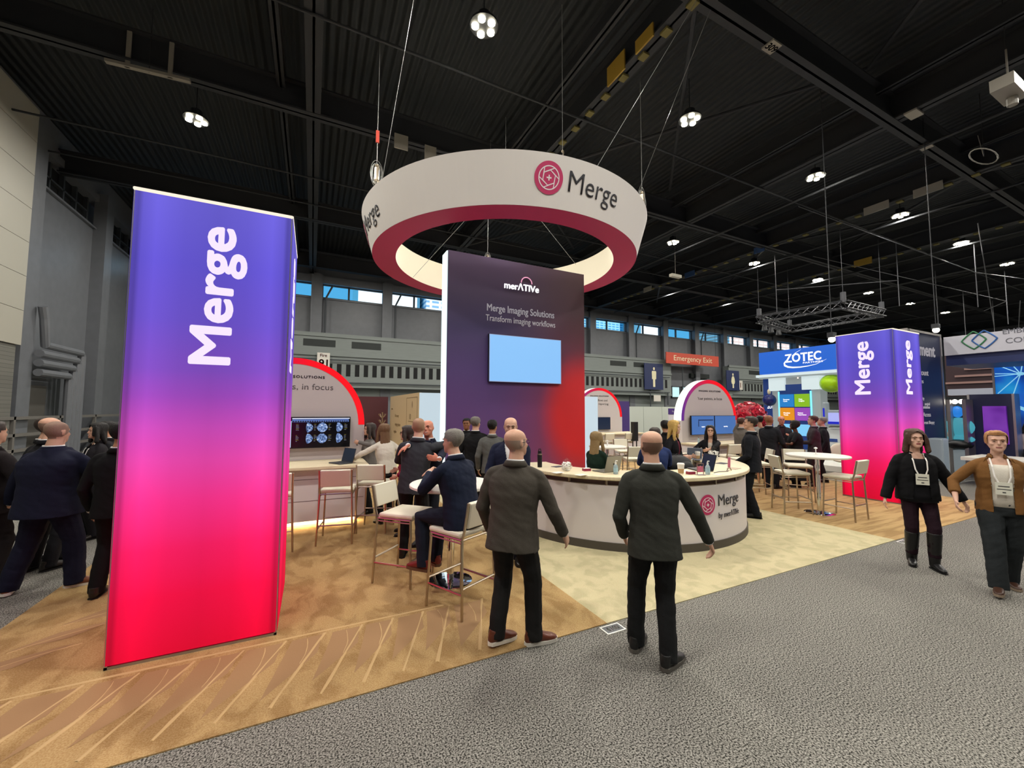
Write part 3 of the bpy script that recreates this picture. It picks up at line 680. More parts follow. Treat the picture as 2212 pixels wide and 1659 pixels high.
obj('inner_leg_panel', mb((-1.62, -1.58, -.5, .3, .008, .7)), M_white, CO)
def cw(a0, zc, r=2.045):
    def f(a, b, c): th = a0+a/r; return V(((r+c)*cos(th), (r+c)*sin(th), zc+b))
    return f
emblem(CO, cw(R(-95.4), .612), .137)
text('Merge', M_ink, CO, (0, 0, 0), (1, 0, 0), (0, 1, 0), w=.53, h=.20, warp=cw(R(-82.1), .628), bold=-.006)
text('by mer\u039bTIVe', M_ink, CO, (0, 0, 0), (1, 0, 0), (0, 1, 0), w=.53, h=.105, warp=cw(R(-82.1), .44), bold=-.004)

# ---- arch kiosks
RIMS = [(0, '#5a2a8c'), (.12, '#8a2f80'), (.3, '#c02458'), (.45, '#e01038'), (.6, '#fb0a20'), (1, '#ff1420')]
edge_axis = 'X'; M_rim = grad_mat('lit gradient rim', RIMS, 1.0, 0, 'X'); M_bandw = mat('lit white band', '#fffdf2', .4, emit=1.25)
M_arch = mat('greige arch panel', '#c3bab8', .5)
def arch(cx, y, lb, lines, r=1.18, zs=1.6, dep=.26):
    o = empty('arch_kiosk', (cx, y, .008), label=lb, cat='kiosk'); n = 40
    out = [(-r+.02, 0), (r-.02, 0)]+[((r-.02)*cos(t*pi/n), zs+(r-.02)*sin(t*pi/n)) for t in range(n+1)]
    b = bmesh.new(); f = [b.verts.new((x, 0, z)) for x, z in out]; k = [b.verts.new((x, dep, z)) for x, z in out]
    b.faces.new(f); b.faces.new(k[::-1])
    for i in range(len(f)): j = (i+1) % len(f); b.faces.new((f[i], k[i], k[j], f[j]))
    obj('arch_panel', b, M_arch, o)
    b = bmesh.new(); pr = None
    for t in range(n+1):
        a = t*pi/n; v = [b.verts.new((q*cos(a), yy, zs+q*sin(a))) for q, yy in ((r-.105, -.006), (r, -.006), (r, .0), (r-.105, .0))]
        if pr:
            for j in range(4): b.faces.new((pr[j], pr[(j+1) % 4], v[(j+1) % 4], v[j]))
        else: b.faces.new(v)
        pr = v
    b.faces.new(pr[::-1]); obj('lit_rim', b, M_rim, o)
    b = bmesh.new(); pr = None
    for t in range(n+1):
        a = t*pi/n; v = [b.verts.new((q*cos(a), yy, zs+q*sin(a))) for q, yy in ((r-.02, .0), (r, .0), (r, dep), (r-.02, dep))]
        if pr:
            for j in range(4): b.faces.new((pr[j], pr[(j+1) % 4], v[(j+1) % 4], v[j]))
        pr = v
    obj('lit_band', b, M_bandw, o)
    for s in (-1, 1): obj('side_panel', mb((min(s*r, s*(r-.02)), max(s*r, s*(r-.02)), -.004, dep, 0, zs)), M_white, o)
    for tx, z, w, h, bd in lines: text(tx, M_ink if bd else mat('grey serif ink', '#5c5858', .6), o, (0.02, -.002, z), (1, 0, 0), (0, 0, 1), w=w, h=h, bold=.02 if bd else -.005, space=1.25 if bd else 1)
    return o
IS = ('IMAGING SOLUTIONS', 2.45, .93, .045, 1)
arch(-.3, 8.0, 'arched kiosk with a lit red rim behind the bar counter, left of the booth', (IS, ('Clinicians, in focus', 2.27, 1.22, .12, 0)))
arch(10.45, 8.1, 'arched kiosk with lit rim and two blue screens, right of the display wall', (IS, ('Your patients, in focus', 2.22, 1.05, .1, 0)))
arch(10.45, 13.2, 'farthest arched kiosk with lit rim, half hidden behind the display wall', (IS, ('Workflows and', 2.28, .8, .09, 0), ('clinical reporting', 2.12, .9, .11, 0)))
def screen(name, x0, x1, y, z0, z1, m, lb, **k):
    o = empty(name, ((x0+x1)/2, y, (z0+z1)/2), label=lb, cat='screen', **k); w, h = (x1-x0)/2, (z1-z0)/2
    obj('casing', mb((-w, w, 0, .05, -h, h)), M_black, o); obj('display', mb((-w+.012, w-.012, -.003, 0, -h+.012, h-.012)), m, o)
    obj('bracket', mb((-.15, .15, .05, .09, -.1, .1)), M_black, o); return o
M_scd = mat('dark display', '#060810', .2, emit=.3)
o = screen('wall_screen', -1.15, .63, 7.9, 1.215, 1.755, M_scd, 'wide screen of breast x-ray images on the left arched kiosk')
Mx = mat('x-ray tissue', '#7fa0d8', .4, emit=.75, var=.0); xr = bpy.data.materials.new('x-ray image'); xr.use_nodes = True; nt = xr.node_tree; b = nt.nodes['Principled BSDF']
nz = N(nt, 'TexNoise'); nz.inputs['Scale'].default_value = 28; nz.inputs['Detail'].default_value = 6; tc = N(nt, 'TexCoord'); nt.links.new(tc.outputs['Object'], nz.inputs['Vector'])
rp = ramp(nt, [(.38, '#28406e'), (.55, '#7f9fd6'), (.68, '#dfe9ff')]); nt.links.new(nz.outputs[0], rp.inputs[0]); nt.links.new(rp.outputs[0], b.inputs['Emission Color']); b.inputs['Emission Strength'].default_value = .9; b.inputs['Base Color'].default_value = (0, 0, 0, 1)
for j, zz in enumerate((.085, -.105)):
    for i, xx in enumerate((-.62, -.38, .2, .43, .68)):
        b = bmesh.new(); w_ = .085; vs = []
        for t in range(25):
            a_ = 2*pi*t/24; vs.append((xx+w_*sin(a_)*(1 if i in (1, 3) else (.55+.45*(1 if (sin(a_) > 0) == (i in (2, 4)) else -.6))), zz+.085*cos(a_)*(1-.2*sin(a_)**2)))
        b.faces.new([b.verts.new((x_, -.006, z_)) for x_, z_ in vs[:-1]]); obj('x_ray_image', b, xr, o)
obj('list_panel', mb((-.13, -.05, -.005, -.003, -.25, .2)), mat('pale blue pane', '#b8dcf6', .4, emit=1), o)
obj('toolbar', mb((-.04, .875, -.005, -.003, .235, .25)), mat('pale toolbar', '#dfe8ff', .4, emit=.9), o)
obj('thumbnail_bar', mb((-.04, .86, -.005, -.003, .18, .228)), mat('blue toolbar', '#5c7cc4', .4, emit=.7), o)
b = bmesh.new(); c = bmesh.new(); d_ = bmesh.new(); rnd = random.Random(5)
for i in range(24): ball(d_, (-.02+i*.037, -.006, .193), (.014, .001, .011), n=8)
obj('thumbnail', d_, M_black, o, kind='stuff')
for xx in (.02, .30, .53, .79):
    for zz in (.14, -.05):
        for q in range(6): box(b if q % 4 else c, xx, xx+rnd.uniform(.02, .05), -.005, -.003, zz-q*.02, zz-q*.02+.005)
obj('caption', b, mat('white caption', '#a8b0c8', .4, emit=.5), o, kind='stuff'); obj('caption', c, mat('yellow caption', '#a8a040', .4, emit=.5), o, kind='stuff')
Mb = mat('mid blue display', '#4d78bc', .3, emit=.75)
for x0, x1, tx, lb in ((9.55, 10.5, 'report', 'left blue screen of the pair on the right arched kiosk'), (10.52, 11.45, 'reporting', 'right blue screen of the pair on the right arched kiosk')):
    o = screen('wall_screen', x0, x1, 8.0, 1.2, 1.745, Mb, lb, group='paired blue screens on the right kiosk')
    text(tx, M_tb, o, (0, -.004, -.05), (1, 0, 0), (0, 0, 1), h=.04, bold=.01)
    if tx == 'report': obj('menu_panel', mb((-.2, -.17, -.005, -.003, -.04, .12), (-.2, .42, -.005, -.003, .13, .16)), mat('navy menu', '#1e3568', .4, emit=.5), o)
screen('wall_screen', 10.1, 10.95, 13.12, 1.1, 1.6, mat('dim navy display', '#1c2a44', .3, emit=.6), 'small dark navy screen on the farthest arched kiosk')
M_led2 = mat('warm LED strip', '#ffe6a0', .4, emit=6)
def bar(x0, x1, y0, y1, lb, led=True):
    o = empty('kiosk_counter', ((x0+x1)/2, y0, .008), label=lb, cat='counter'); w, d = (x1-x0)/2, y1-y0
    obj('countertop', mb((-w, w, 0, d, .945, .992)), M_top, o, bevel=.006)
    obj('cabinet', mb((-w+.03, w-.03, .14, d, .14, .94)), M_white, o)
    obj('base_plinth', mb((-w+.15, w-.15, .5, d, 0, .14)), M_white, o)
    Mg = mat('seam shadow gap', '#6b5f60', .6)
    b = bmesh.new(); box(b, -w+.06, w-.06, .136, .14, .78, .787); 
    for fx in (-.35, .38): box(b, w*fx-.003, w*fx+.003, .136, .14, .14, .78)
    box(b, -w+.06, w-.06, .136, .14, .45, .455); obj('seam', b, Mg, o)
    b = bmesh.new()
    for z in (.7, .66): cyl(b, (w*.38+.06, .13, z), .018, .02, 10)
    obj('socket', b, M_black, o)
    if led:
        obj('light_strip', mb((-w+.1, w-.1, .46, .48, .11, .13)), M_led2, o)
        ld = bpy.data.lights.new('under_counter', 'AREA'); ld.shape = 'RECTANGLE'; ld.size = x1-x0-.2; ld.size_y = .04; ld.energy = 16; ld.color = (1, .82, .5)
        l = bpy.data.objects.new('under_counter', ld); COL.objects.link(l); l.parent = o; l.location = (0, .44, .12)
    return o
bar(-1.5, .86, 7.02, 7.98, 'white bar counter with a wood top and glowing underside below the x-ray screen')
bar(9.2, 11.66, 7.3, 8.08, 'white bar counter with a wood top below the two blue screens')
bar(9.25, 11.9, 12.2, 13.18, 'white bar counter below the small dark screen, far back', led=False)

# ---- meeting room, rear panels
M_tanw = mat('tan laminate', '#cdb793', .6)
o = empty('meeting_room', (3.1, 13.1, .008), label='tan meeting room block with engraved lettering and a lit white front, behind the display wall', cat='room')
obj('side_wall', mb((0, .08, 0, 5.4, 0, 2.43)), M_tanw, o)
gw = mat('softly lit white fabric', '#cfe2ee', .5, emit=.75)
obj('front_wall', mb((.005, 4.0, -.03, .05, 0, 2.42)), gw, o); obj('rear_wall', mb((.08, 4, 5.3, 5.4, 0, 2.42)), M_white, o); obj('end_wall', mb((3.95, 4.03, 0, 5.4, 0, 2.42)), M_tanw, o)
Mg = mat('brown engraving', '#8f7758', .7)
for tx, y, z, h in (('solutions', 4.9, 1.9, .07), ('AI for every', 3.8, 1.6, .16), ('imaging system', 3.6, 1.25, .16), ('together', 4.1, .95, .16), ('10', 1.3, 1.62, .2)):
    text(tx, Mg, o, (-.002, y, z), (0, -1, 0), (0, 0, 1), h=h)
b = bmesh.new()
for y in (.25, 1.9): box(b, -.006, 0, y, y+.02, .3, 2.3)
box(b, -.006, 0, .25, 1.92, 2.28, 2.3); box(b, -.006, 0, .5, 1.6, 1.44, 1.47); ball(b, (-.004, 1.0, 2.05), (.004, .06, .12))
obj('engraving', b, Mg, o)
tag(obj('wall_panel', mb((7.34, 8.49, 10.8, 10.9, .008, 2.33)), gw), 'tall pale lit panel at the right edge of the red display wall', 'panel')
tag(obj('wall_panel', mb((-.5, 3.05, 18.8, 18.9, .008, 2.44)), mat('dark maroon panel', '#4d1f28', .6)), 'dark maroon rear panel behind the coat stand', 'panel')
tag(obj('wall_panel', mb((12.5, 17.15, 18.8, 18.9, .008, 2.41)), mat('deep violet panel', '#3f2a6c', .6)), 'deep violet rear panel right of the farthest arch', 'panel')
for i in range(6):
    x = 17.4+i*1.98; tag(obj('partition_panel', mb((x, x+1.95, 24, 24.08, .008, 2.16)), mat('pale grey green panel', '#bcc2b8', .55)), 'pale grey green partition panels in a row before the back wall', 'panel', 'pale partition panels')
o = empty('poster_sign', (0, 0, 0), label='white poster sign with a violet header, left of the right arched kiosk', cat='sign')
p = aY(1457, 880, 20); o.location = (p.x, 20, .008)
obj('board', mb((-.55, .65, 0, .06, 0, 1.6)), mat('pale poster', '#cfc9cf', .5), o); obj('header', mb((-.55, .65, -.02, .05, 1.6, 2.0)), mat('violet header', '#4a2c78', .5), o)
text('Presentations', M_tw, o, (.15, -.022, 1.8), (1, 0, 0), (0, 0, 1), w=.8, h=.12)
# coat stand
p = pD(826, 17); o = empty('coat_stand', (p[0], p[1], .008), label='silver coat stand with branching hooks before the maroon panel', cat='coat stand')
b = bmesh.new(); tube(b, [(0, 0, 0), (0, 0, 1.75)], .03); cyl(b, (0, 0, 0), .2, .03); obj('pole', b, M_metal, o)
for i in range(4):
    for z in (1.6, 1.35):
        a = i*pi/2+.4; b = bmesh.new(); tube(b, [(0, 0, z-.1), (.12*cos(a), .12*sin(a), z), (.17*cos(a), .17*sin(a), z+.08)], .013); obj('hook', b, M_metal, o)
p = pD(1370, 15); b = bmesh.new(); box(b, -.1, .1, -.08, .08, .75, 1.45); box(b, -.1, -.08, -.02, .02, 0, .75); box(b, .08, .1, -.02, .02, 0, .75); box(b, -.16, .16, -.15, .15, 0, .02)
tag(obj('literature_stand', b, M_black, loc=(p[0], p[1], .008)), 'narrow black literature stand before the pale partition panels', 'stand')

# ---- floor number plates
def plate(x, y, lb, s=1, tx='6100'):
    o = empty('floor_sign', (x, y, .001), label=lb, cat='floor sign')
    obj('plate', mb((-.1, .1, -.06, .06, 0, .003)), mat('white floor sticker', '#e8e6de', .5), o); obj('field', mb((-.088, .088, -.048, .048, .003, .0035)), mat('grey sticker field', '#55585a', .6), o)
    text(tx, mat('white floor sticker', '#e8e6de', .5), o, (0, 0, .0036), (-1, 0, 0) if 0 else (1, 0, 0), (0, 1, 0), w=.12, h=.055, bold=.02, thick=.002)
plate(2.405, 2.88, 'small grey and white floor plate reading 6100 beside the cream carpet, left corner')
plate(7.78, 2.87, 'small grey and white floor plate at the far corner of the cream carpet')

# ================================================================ furniture
def stool_proto():
    r = empty('bar_stool'); s = .21
    for sx in (-1, 1):
        # rear legs run up into the back posts
        b = bmesh.new(); tube(b, [(sx*(s+.025), -s-.03, 0), (sx*s, -s, .70), (sx*s, -s-.03, .80), (sx*s, -s-.075, 1.04)], .013, 6); obj('leg', b, M_metal, r)
        b = bmesh.new(); tube(b, [(sx*(s+.025), s+.03, 0), (sx*s, s, .70)], .013, 6); obj('leg', b, M_metal, r)
        b = bmesh.new(); tube(b, [(sx*s, -s, .695), (sx*s, s, .695)], .011, 6); tube(b, [(sx*s, -s, .665), (sx*s, s, .665)], .007, 6); obj('side_rail', b, M_metal, r)
    q = s+.018
    for p0, p1 in (((-q, -q, .27), (q, -q, .27)), ((-q, q, .27), (q, q, .27)), ((-q, -q, .22), (-q, q, .22)), ((q, -q, .22), (q, q, .22)), ((-s, -s, .695), (s, -s, .695)), ((-s, s, .695), (s, s, .695))):
        b = bmesh.new(); tube(b, [p0, p1], .010, 6); obj('stretcher' if p0[2] < .5 else 'cross_rail', b, M_metal, r)
    b = mb((-s-.012, s+.012, -s+.02, s+.03, .705, .755)); obj('seat', b, M_pad, r, bevel=.02)
    M = Matrix.Translation((0, -s-.035, .80)) @ Matrix.Rotation(R(11), 4, 'X')
    b = mb((-s+.012, s-.012, -.022, .03, .005, .245), M=M); obj('backrest', b, M_pad, r, bevel=.012)
    return r
SP = stool_proto(); used = [0]
def stool(x, y, face, lb, group):
    o = SP if not used[0] else copy_tree(SP); used[0] = 1
    o.location = (x, y, .008); o.rotation_euler = (0, 0, R(face-90)); tag(o, lb, 'bar stool', None, None); o['group'] = group
gl1, gl2, gl3 = 'cream bar stools along the kiosk counters', 'cream bar stools around the high tables', 'cream bar stools by the high table in the middle'
stool(-.42, 6.42, 92, 'cream bar stool half hidden by the left glowing tower', gl1)
stool(.38, 6.48, 78, 'cream bar stool in the middle of the left bar counter, back to the viewer', gl1)
stool(.94, 6.80, 66, 'cream bar stool at the right end of the left bar counter', gl1)
stool(.98, 4.73, -45, 'empty cream bar stool lit pink, left of the round table', gl2)
stool(1.36, 3.86, 116, 'cream bar stool under the seated man in navy', gl2)
stool(8.15, 4.62, -34, 'cream bar stool left of the right round table', gl2)
stool(8.54, 3.94, 92, 'cream bar stool before the red foot of the right tower', gl2)
stool(9.35, 5.15, 222, 'cream bar stool on the far side of the right round table', gl2)
stool(9.3, 6.35, 150, 'cream bar stool with a pink lit back, behind the standing man at the right', gl2)
stool(9.55, 6.95, 80, 'left cream bar stool at the counter below the two blue screens', gl1)
stool(10.25, 6.95, 84, 'right cream bar stool at the counter below the two blue screens', gl1)
stool(8.9, 5.75, 140, 'cream bar stool just behind the elbow of the standing man at the right', gl2)
p = pD(1368, 9.7); stool(p[0], p[1], 62, 'cream bar stool before the middle high table, back to the viewer', gl3)
p = pD(1347, 11.6); stool(p[0], p[1], 250, 'cream bar stool beyond the middle high table', gl3)
stool(9.6, 11.8, 88, 'cream bar stool at the farthest bar counter', gl1)
stool(10.5, 11.8, 92, 'cream bar stool at the right of the farthest bar counter', gl1)
def table(x, y, r, lb, h=1.07, br=.24):
    o = empty('high_table', (x, y, .008), label=lb, cat='table', group=None)
    b = bmesh.new(); lathe(b, [(.0, h-.045), (r-.03, h-.045), (r, h-.03), (r, h-.008), (r-.01, h), (0, h)], 48); obj('tabletop', b, mat('white tabletop', '#e4e0d6', .35), o, smooth=True, angle=30)
    b = bmesh.new(); cyl(b, (0, 0, .02), .038, h-.06, 20); obj('pole', b, M_chrome, o, smooth=True, angle=40)
    b = bmesh.new(); lathe(b, [(0, 0), (br, 0), (br, .008), (br-.03, .018), (.06, .03), (0, .03)], 40); obj('base', b, M_chrome, o, smooth=True, angle=30)
    return o
table(1.43, 4.43, .46, 'white round high table beside the seated man in navy')
table(8.5, 4.33, .5, 'white round high table before the right glowing tower')
table(6.45, 7.85, .44, 'white round high table behind the reception counter', h=1.02)
def card(x, y, z, lb, m=None):
    o = empty('table_tent', (x, y, z), R(20), label=lb, cat='card'); b = bmesh.new(); box(b, -.04, .04, -.03, .03, 0, .004); box(b, -.03, .03, -.004, .004, .004, .1)
    lathe(b, [(.0, .1), (.028, .11), (.03, .125), (.0, .14)], 12); obj('card', b, m or mat('white card', '#ebe8e2', .5), o)
card(8.5, 4.35, 1.079, 'small white stand-up card on the right high table'); card(6.45, 7.85, 1.029, 'small white stand-up card on the middle high table')
tag(obj('paper', mb((-.1, .1, -.14, .14, 0, .006)), mat('white paper', '#f0eee8', .6), loc=(1.33, 4.66, 1.079)), 'white papers on the left high table', 'paper')

# ---- things on the counters
CT = 1.001
def on(x, y, z=CT, dz=0): p = G(x, y, z); return (p.x, p.y, z+dz)
Mgl = bpy.data.materials.new('clear glass'); Mgl.use_nodes = True; nt = Mgl.node_tree; b = nt.nodes['Principled BSDF']; b.inputs['Transmission Weight'].default_value = 1; b.inputs['Roughness'].default_value = .03; b.inputs['IOR'].default_value = 1.3
def jar(p, r, lb):
    o = empty('candy_jar', p, label=lb, cat='jar'); b = bmesh.new(); lathe(b, [(.0, .0), (r*.6, .0), (r*.95, r*.5), (r, r*.9), (r*.85, r*1.45), (r*.62, r*1.7), (r*.66, r*1.78)], 24)
    obj('glass_bowl', b, gl, o, smooth=True)
    b = bmesh.new(); lathe(b, [(r*.68, r*1.78), (r*.5, r*1.95), (.012, r*2.05), (.02, r*2.15), (.0, r*2.22)], 20); obj('lid', b, gl, o, smooth=True)
    b = bmesh.new(); rn = random.Random(2)
    for i in range(90):
        z = rn.uniform(.1, 1.45)*r; rr = r*.86*sqrt(max(.05, 1-((z/r-.85)/.95)**2))*sqrt(rn.random()); a = rn.uniform(0, 2*pi); ball(b, (rr*cos(a), rr*sin(a), z), (.014, .014, .009), Matrix.Rotation(rn.uniform(0, 3), 3, 'X'), n=6)
    obj('sweets', b, mat('white mints', '#f4f2ec', .4), o, kind='stuff')
jar(on(1224, 1017), .085, 'round glass jar of white mints on the left of the reception counter')
jar((6.55, 5.02, CT), .11, 'large round glass jar of white mints before the smiling woman')
p = on(1166, 1009); o = empty('water_bottle', p, label='black insulated bottle on the left end of the reception counter', cat='bottle')
b = bmesh.new(); lathe(b, [(0, 0), (.036, 0), (.037, .19), (.03, .215), (.028, .22), (0, .22)], 20); obj('flask', b, M_black, o, smooth=True, angle=40)
b = bmesh.new(); lathe(b, [(.037, .192), (.0375, .205), (.035, .207)], 20); obj('steel_band', b, M_metal, o)
b = bmesh.new(); cyl(b, (0, 0, .22), .03, .03, 16); tube(b, [(-.02, 0, .25), (-.012, 0, .285), (.012, 0, .285), (.022, 0, .25)], .007); obj('cap', b, M_black, o)
def laptop(p, yaw, m, lb, open_=105, w=.33, d=.23, logo=None):
    o = empty('laptop', p, R(yaw), label=lb, cat='laptop')
    obj('keyboard_base', mb((-w/2, w/2, -d, 0, 0, .016)), m, o, bevel=.004)
    M = Matrix.Translation((0, 0, .014)) @ Matrix.Rotation(R(90-open_), 4, 'X')
    obj('lid', mb((-w/2, w/2, -.004, .004, 0, d), M=M), m, o, bevel=.003)
    obj('display', mb((-w/2+.01, w/2-.01, -.0055, -.004, .012, d-.01), M=M), mat('dim display', '#303a4c', .3, emit=.3), o)
    if logo:
        b = bmesh.new(); ball(b, M @ V((0, .0045, d*.5)), (.016, .002, .018), n=12); obj('logo', b, M_black, o)
M_lapg = mat('space grey aluminium', '#8a8780', .35, metal=.6)
laptop(on(1322, 1020), 190, M_lapg, 'open grey laptop showing its lid, on the counter before the woman in green', logo=1)
laptop(on(1527, 1015), 250, mat('black laptop', '#1b1c1e', .4), 'open black laptop on the right part of the reception counter')
laptop(on(1500, 992, CT), 300, mat('grey laptop', '#6c727e', .4), 'grey laptop standing open before the smiling woman', open_=110, w=.26, d=.2)
p = aY(765, 998, 7.35); laptop((.55, 7.35, 1.001), -62, mat('dark grey laptop', '#3b3d40', .4), 'open dark laptop at the right end of the left bar counter')
def cup(p, lb, s=1.0):
    o = empty('coffee_cup', p, label=lb, cat='cup'); b = bmesh.new(); lathe(b, [(0, 0), (.03*s, 0), (.041*s, .115*s), (0, .115*s)], 20); obj('paper_cup', b, mat('white paper cup', '#ece8de', .5), o, smooth=True, angle=40)
    b = bmesh.new(); lathe(b, [(.0322*s, .012*s), (.0375*s, .065*s), (.0372*s, .066*s)], 20); obj('sleeve', b, mat('kraft sleeve', '#b89668', .7), o)
    b = bmesh.new(); lathe(b, [(.043*s, .112*s), (.044*s, .12*s), (.039*s, .132*s), (0, .134*s)], 20); obj('lid', b, mat('white lid', '#f2efe8', .4), o)
cup(on(1471, 1024), 'white takeaway coffee cup with a kraft sleeve on the front of the reception counter', 1.15)
cup((6.35, 5.2, CT), 'white takeaway coffee cup by the blonde woman', 1.1)
def cards(p, lb):
    o = empty('card_holder', p, R(-10), label=lb, cat='card holder'); obj('box', mb((-.055, .055, -.035, .035, 0, .035)), mat('maroon card box', '#8e1f3e', .5), o); obj('card', mb((-.05, .05, -.03, .03, .035, .042)), mat('white card', '#ebe8e2', .5), o)
cards(on(1267, 1017), 'small maroon box of white cards on the left of the counter'); cards(on(1492, 1024), 'small maroon box of white cards right of the front coffee cup')
def sanit(p, lb, c='#a4c6d2'):
    o = empty('sanitizer_bottle', p, label=lb, cat='bottle'); b = bmesh.new(); lathe(b, [(0, 0), (.032, 0), (.032, .11), (.015, .135), (0, .135)], 16); obj('bottle', b, mat('clear plastic', '#c8dde4', .15, trans=.5), o, smooth=True, angle=40)
    b = bmesh.new(); lathe(b, [(.0325, .03), (.0325, .09)], 16); obj('label', b, mat('blue bottle label', c, .5), o)
    b = bmesh.new(); cyl(b, (0, 0, .135), .013, .03, 10); tube(b, [(0, 0, .16), (0, 0, .185), (.035, 0, .182)], .006); obj('pump', b, mat('white lid', '#f2efe8', .4), o)
sanit(on(1330, 1024), 'clear pump bottle with a blue label beside the grey laptop'); sanit(on(1529, 1025), 'clear pump bottle with a blue label by the black laptop')
def water(p, lb, s=1, **k):
    o = empty('water_bottle', p, label=lb, cat='bottle', **k); b = bmesh.new(); lathe(b, [(0, 0), (.03*s, 0), (.032*s, .13*s), (.012*s, .17*s), (0, .17*s)], 14); obj('bottle', b, mat('clear plastic', '#c8dde4', .15, trans=.5), o, smooth=True, angle=40)
    b = bmesh.new(); cyl(b, (0, 0, .17*s), .013*s, .018*s, 10); obj('cap', b, mat('dark cap', '#25282c', .4), o)
water((6.55, 5.35, CT), 'clear water bottle before the smiling woman', 1.1)
water((9.65, 7.6, 1.001), 'clear bottle on the counter below the two blue screens', 1.4); water((9.4, 7.65, 1.001), 'glass left of the bottle on the right kiosk counter', .9); water((-.35, 7.6, 1.001), 'clear bottle on the left bar counter beside the tower', 1.2)
def pframe(p, lb):
    o = empty('acrylic_stand', p, R(-12), label=lb, cat='sign holder'); obj('base', mb((-.06, .06, -.04, .04, 0, .006)), mat('clear acrylic', '#d8d0d0', .1, trans=.6), o)
    obj('frame', mb((-.055, -.048, -.005, .005, .006, .16), (.048, .055, -.005, .005, .006, .16), (-.055, .055, -.005, .005, .153, .16)), mat('rose metal', '#b08a84', .3, metal=.7), o)
    b = bmesh.new(); cyl(b, (0, -.006, .09), .0, .001, 8, .001); obj('insert', mb((-.045, .045, -.002, .002, .04, .12)), mat('pink print', '#c86a84', .5), o)
pframe(on(1513, 1026), 'small framed stand between the card box and the pump bottle')
o = empty('phone_stand', on(1575, 1017), label='pink striped phone stand with a cable on the right of the counter', cat='stand'); b = bmesh.new(); tube(b, [(-.05, 0, .005), (0, 0, .07), (.05, 0, .005)], .008); obj('foot', b, M_metal, o)
b = bmesh.new(); tube(b, [(0, 0, .05), (.01, 0, .2)], .018); obj('arm', b, mat('pink print', '#c86a84', .5), o)
b = bmesh.new(); tube(b, [(-.4, -.05, .004), (-.25, -.02, .006), (-.1, -.05, .006), (.0, 0, .01)], .005); obj('cable', b, mat('grey cable', '#55524e', .5), o)
for q, lb, w, m in (((1205, 1021), 'white brochure left of the mint jar', .16, '#efeae2'), ((1585, 1012), 'pale notebook with a dark pen at the right end of the counter', .2, '#b9a48c'), ((1480, 1018), 'white leaflet behind the front coffee cup', .2, '#efeae2'), ((1255, 1026), 'white leaflet before the maroon card box', .16, '#efe8d8'), ((1550, 1025), 'cream leaflet before the black laptop', .16, '#efe8c8'), ((1560, 1001), 'dark tablet beside the black laptop', .22, '#2a2c34'), ((1205, 1008), 'dark folder behind the mint jar', .18, '#4c4a50')):
    tag(obj('leaflet', mb((-w/2, w/2, -w*.35, w*.35, 0, .004)), mat('paper '+m, m, .6), loc=on(*q)), lb, 'leaflet').rotation_euler = (0, 0, R(12))
o = empty('backpack', (5.6, 5.0, .008), label='black backpack on the seat inside the reception counter', cat='bag'); b = bmesh.new(); ball(b, (0, 0, .95), (.3, .18, .18), n=20); ball(b, (.02, -.14, .92), (.2, .08, .12), n=14); obj('bag', b, mat('black nylon', '#0f0f12', .7, bump=.3, scale=8), o, smooth=True)
b = bmesh.new(); tube(b, [(-.06, 0, 1.1), (0, 0, 1.15), (.06, 0, 1.1)], .01); obj('handle', b, M_black, o)
stool(5.6, 5.05, 200, 'cream stool inside the reception counter, under the black backpack', 'cream stools inside the reception counter')
# ================================================================ neighbouring booths (right)
def pbox(X, x0, y0, x1, y1, dep=.1):
    """box lying in the plane x = X, from two image corners measured on the photo, returned as Y and Z ranges"""
    a, b = aX(x0, y0, X), aX(x1, y1, X); return (X, X+dep, min(a.y, b.y), max(a.y, b.y), min(a.z, b.z), max(a.z, b.z))
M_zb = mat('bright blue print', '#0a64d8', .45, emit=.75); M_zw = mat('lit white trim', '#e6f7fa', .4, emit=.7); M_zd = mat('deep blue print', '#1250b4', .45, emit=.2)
ZX = 18.0
zo = empty('exhibit_booth', (ZX, 10, .008), label='blue and white exhibit booth with a white swoosh logo header, left of the right tower', cat='booth')
def zp(name, b, m, **k):
    x0, x1, y0, y1, z0, z1 = b; return obj(name, mb((x0-ZX, x1-ZX, y0-10, y1-10, z0, z1)), m, zo, **k)
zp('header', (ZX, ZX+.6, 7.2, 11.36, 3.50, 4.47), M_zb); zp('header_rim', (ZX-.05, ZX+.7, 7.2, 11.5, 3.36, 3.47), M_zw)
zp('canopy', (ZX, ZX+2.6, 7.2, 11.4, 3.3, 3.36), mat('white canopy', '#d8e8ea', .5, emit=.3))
for x, w in ((1660, .18), (1719, .55)):
    p = aX(x, 900, ZX+.4)
zp('blue_column', (ZX+.3, ZX+.9, 10.7, 11.4, 0, 3.3), M_zd)
c = aX(1720, 880, ZX+.3); cy = c.y
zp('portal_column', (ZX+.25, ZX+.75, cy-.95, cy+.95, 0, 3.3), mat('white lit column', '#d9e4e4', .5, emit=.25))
zp('portal_capital', (ZX+.1, ZX+.85, cy-1.0, cy-.35, 2.75, 3.3), M_zw); zp('portal_capital', (ZX+.1, ZX+.85, cy+.35, cy+1.0, 2.75, 3.3), M_zw)
zp('portal_panel', (ZX+.2, ZX+.25, cy-.62, cy+.62, .3, 3.0), M_zd)
zp('light_strip', (ZX+.18, ZX+.21, cy+.6, cy+.66, .3, 2.7), mat('cyan light line', '#7fe6ff', .4, emit=1.2)); zp('light_strip', (ZX+.18, ZX+.21, cy-.66, cy-.6, .3, 2.7), mat('cyan light line', '#7fe6ff', .4, emit=1.2))
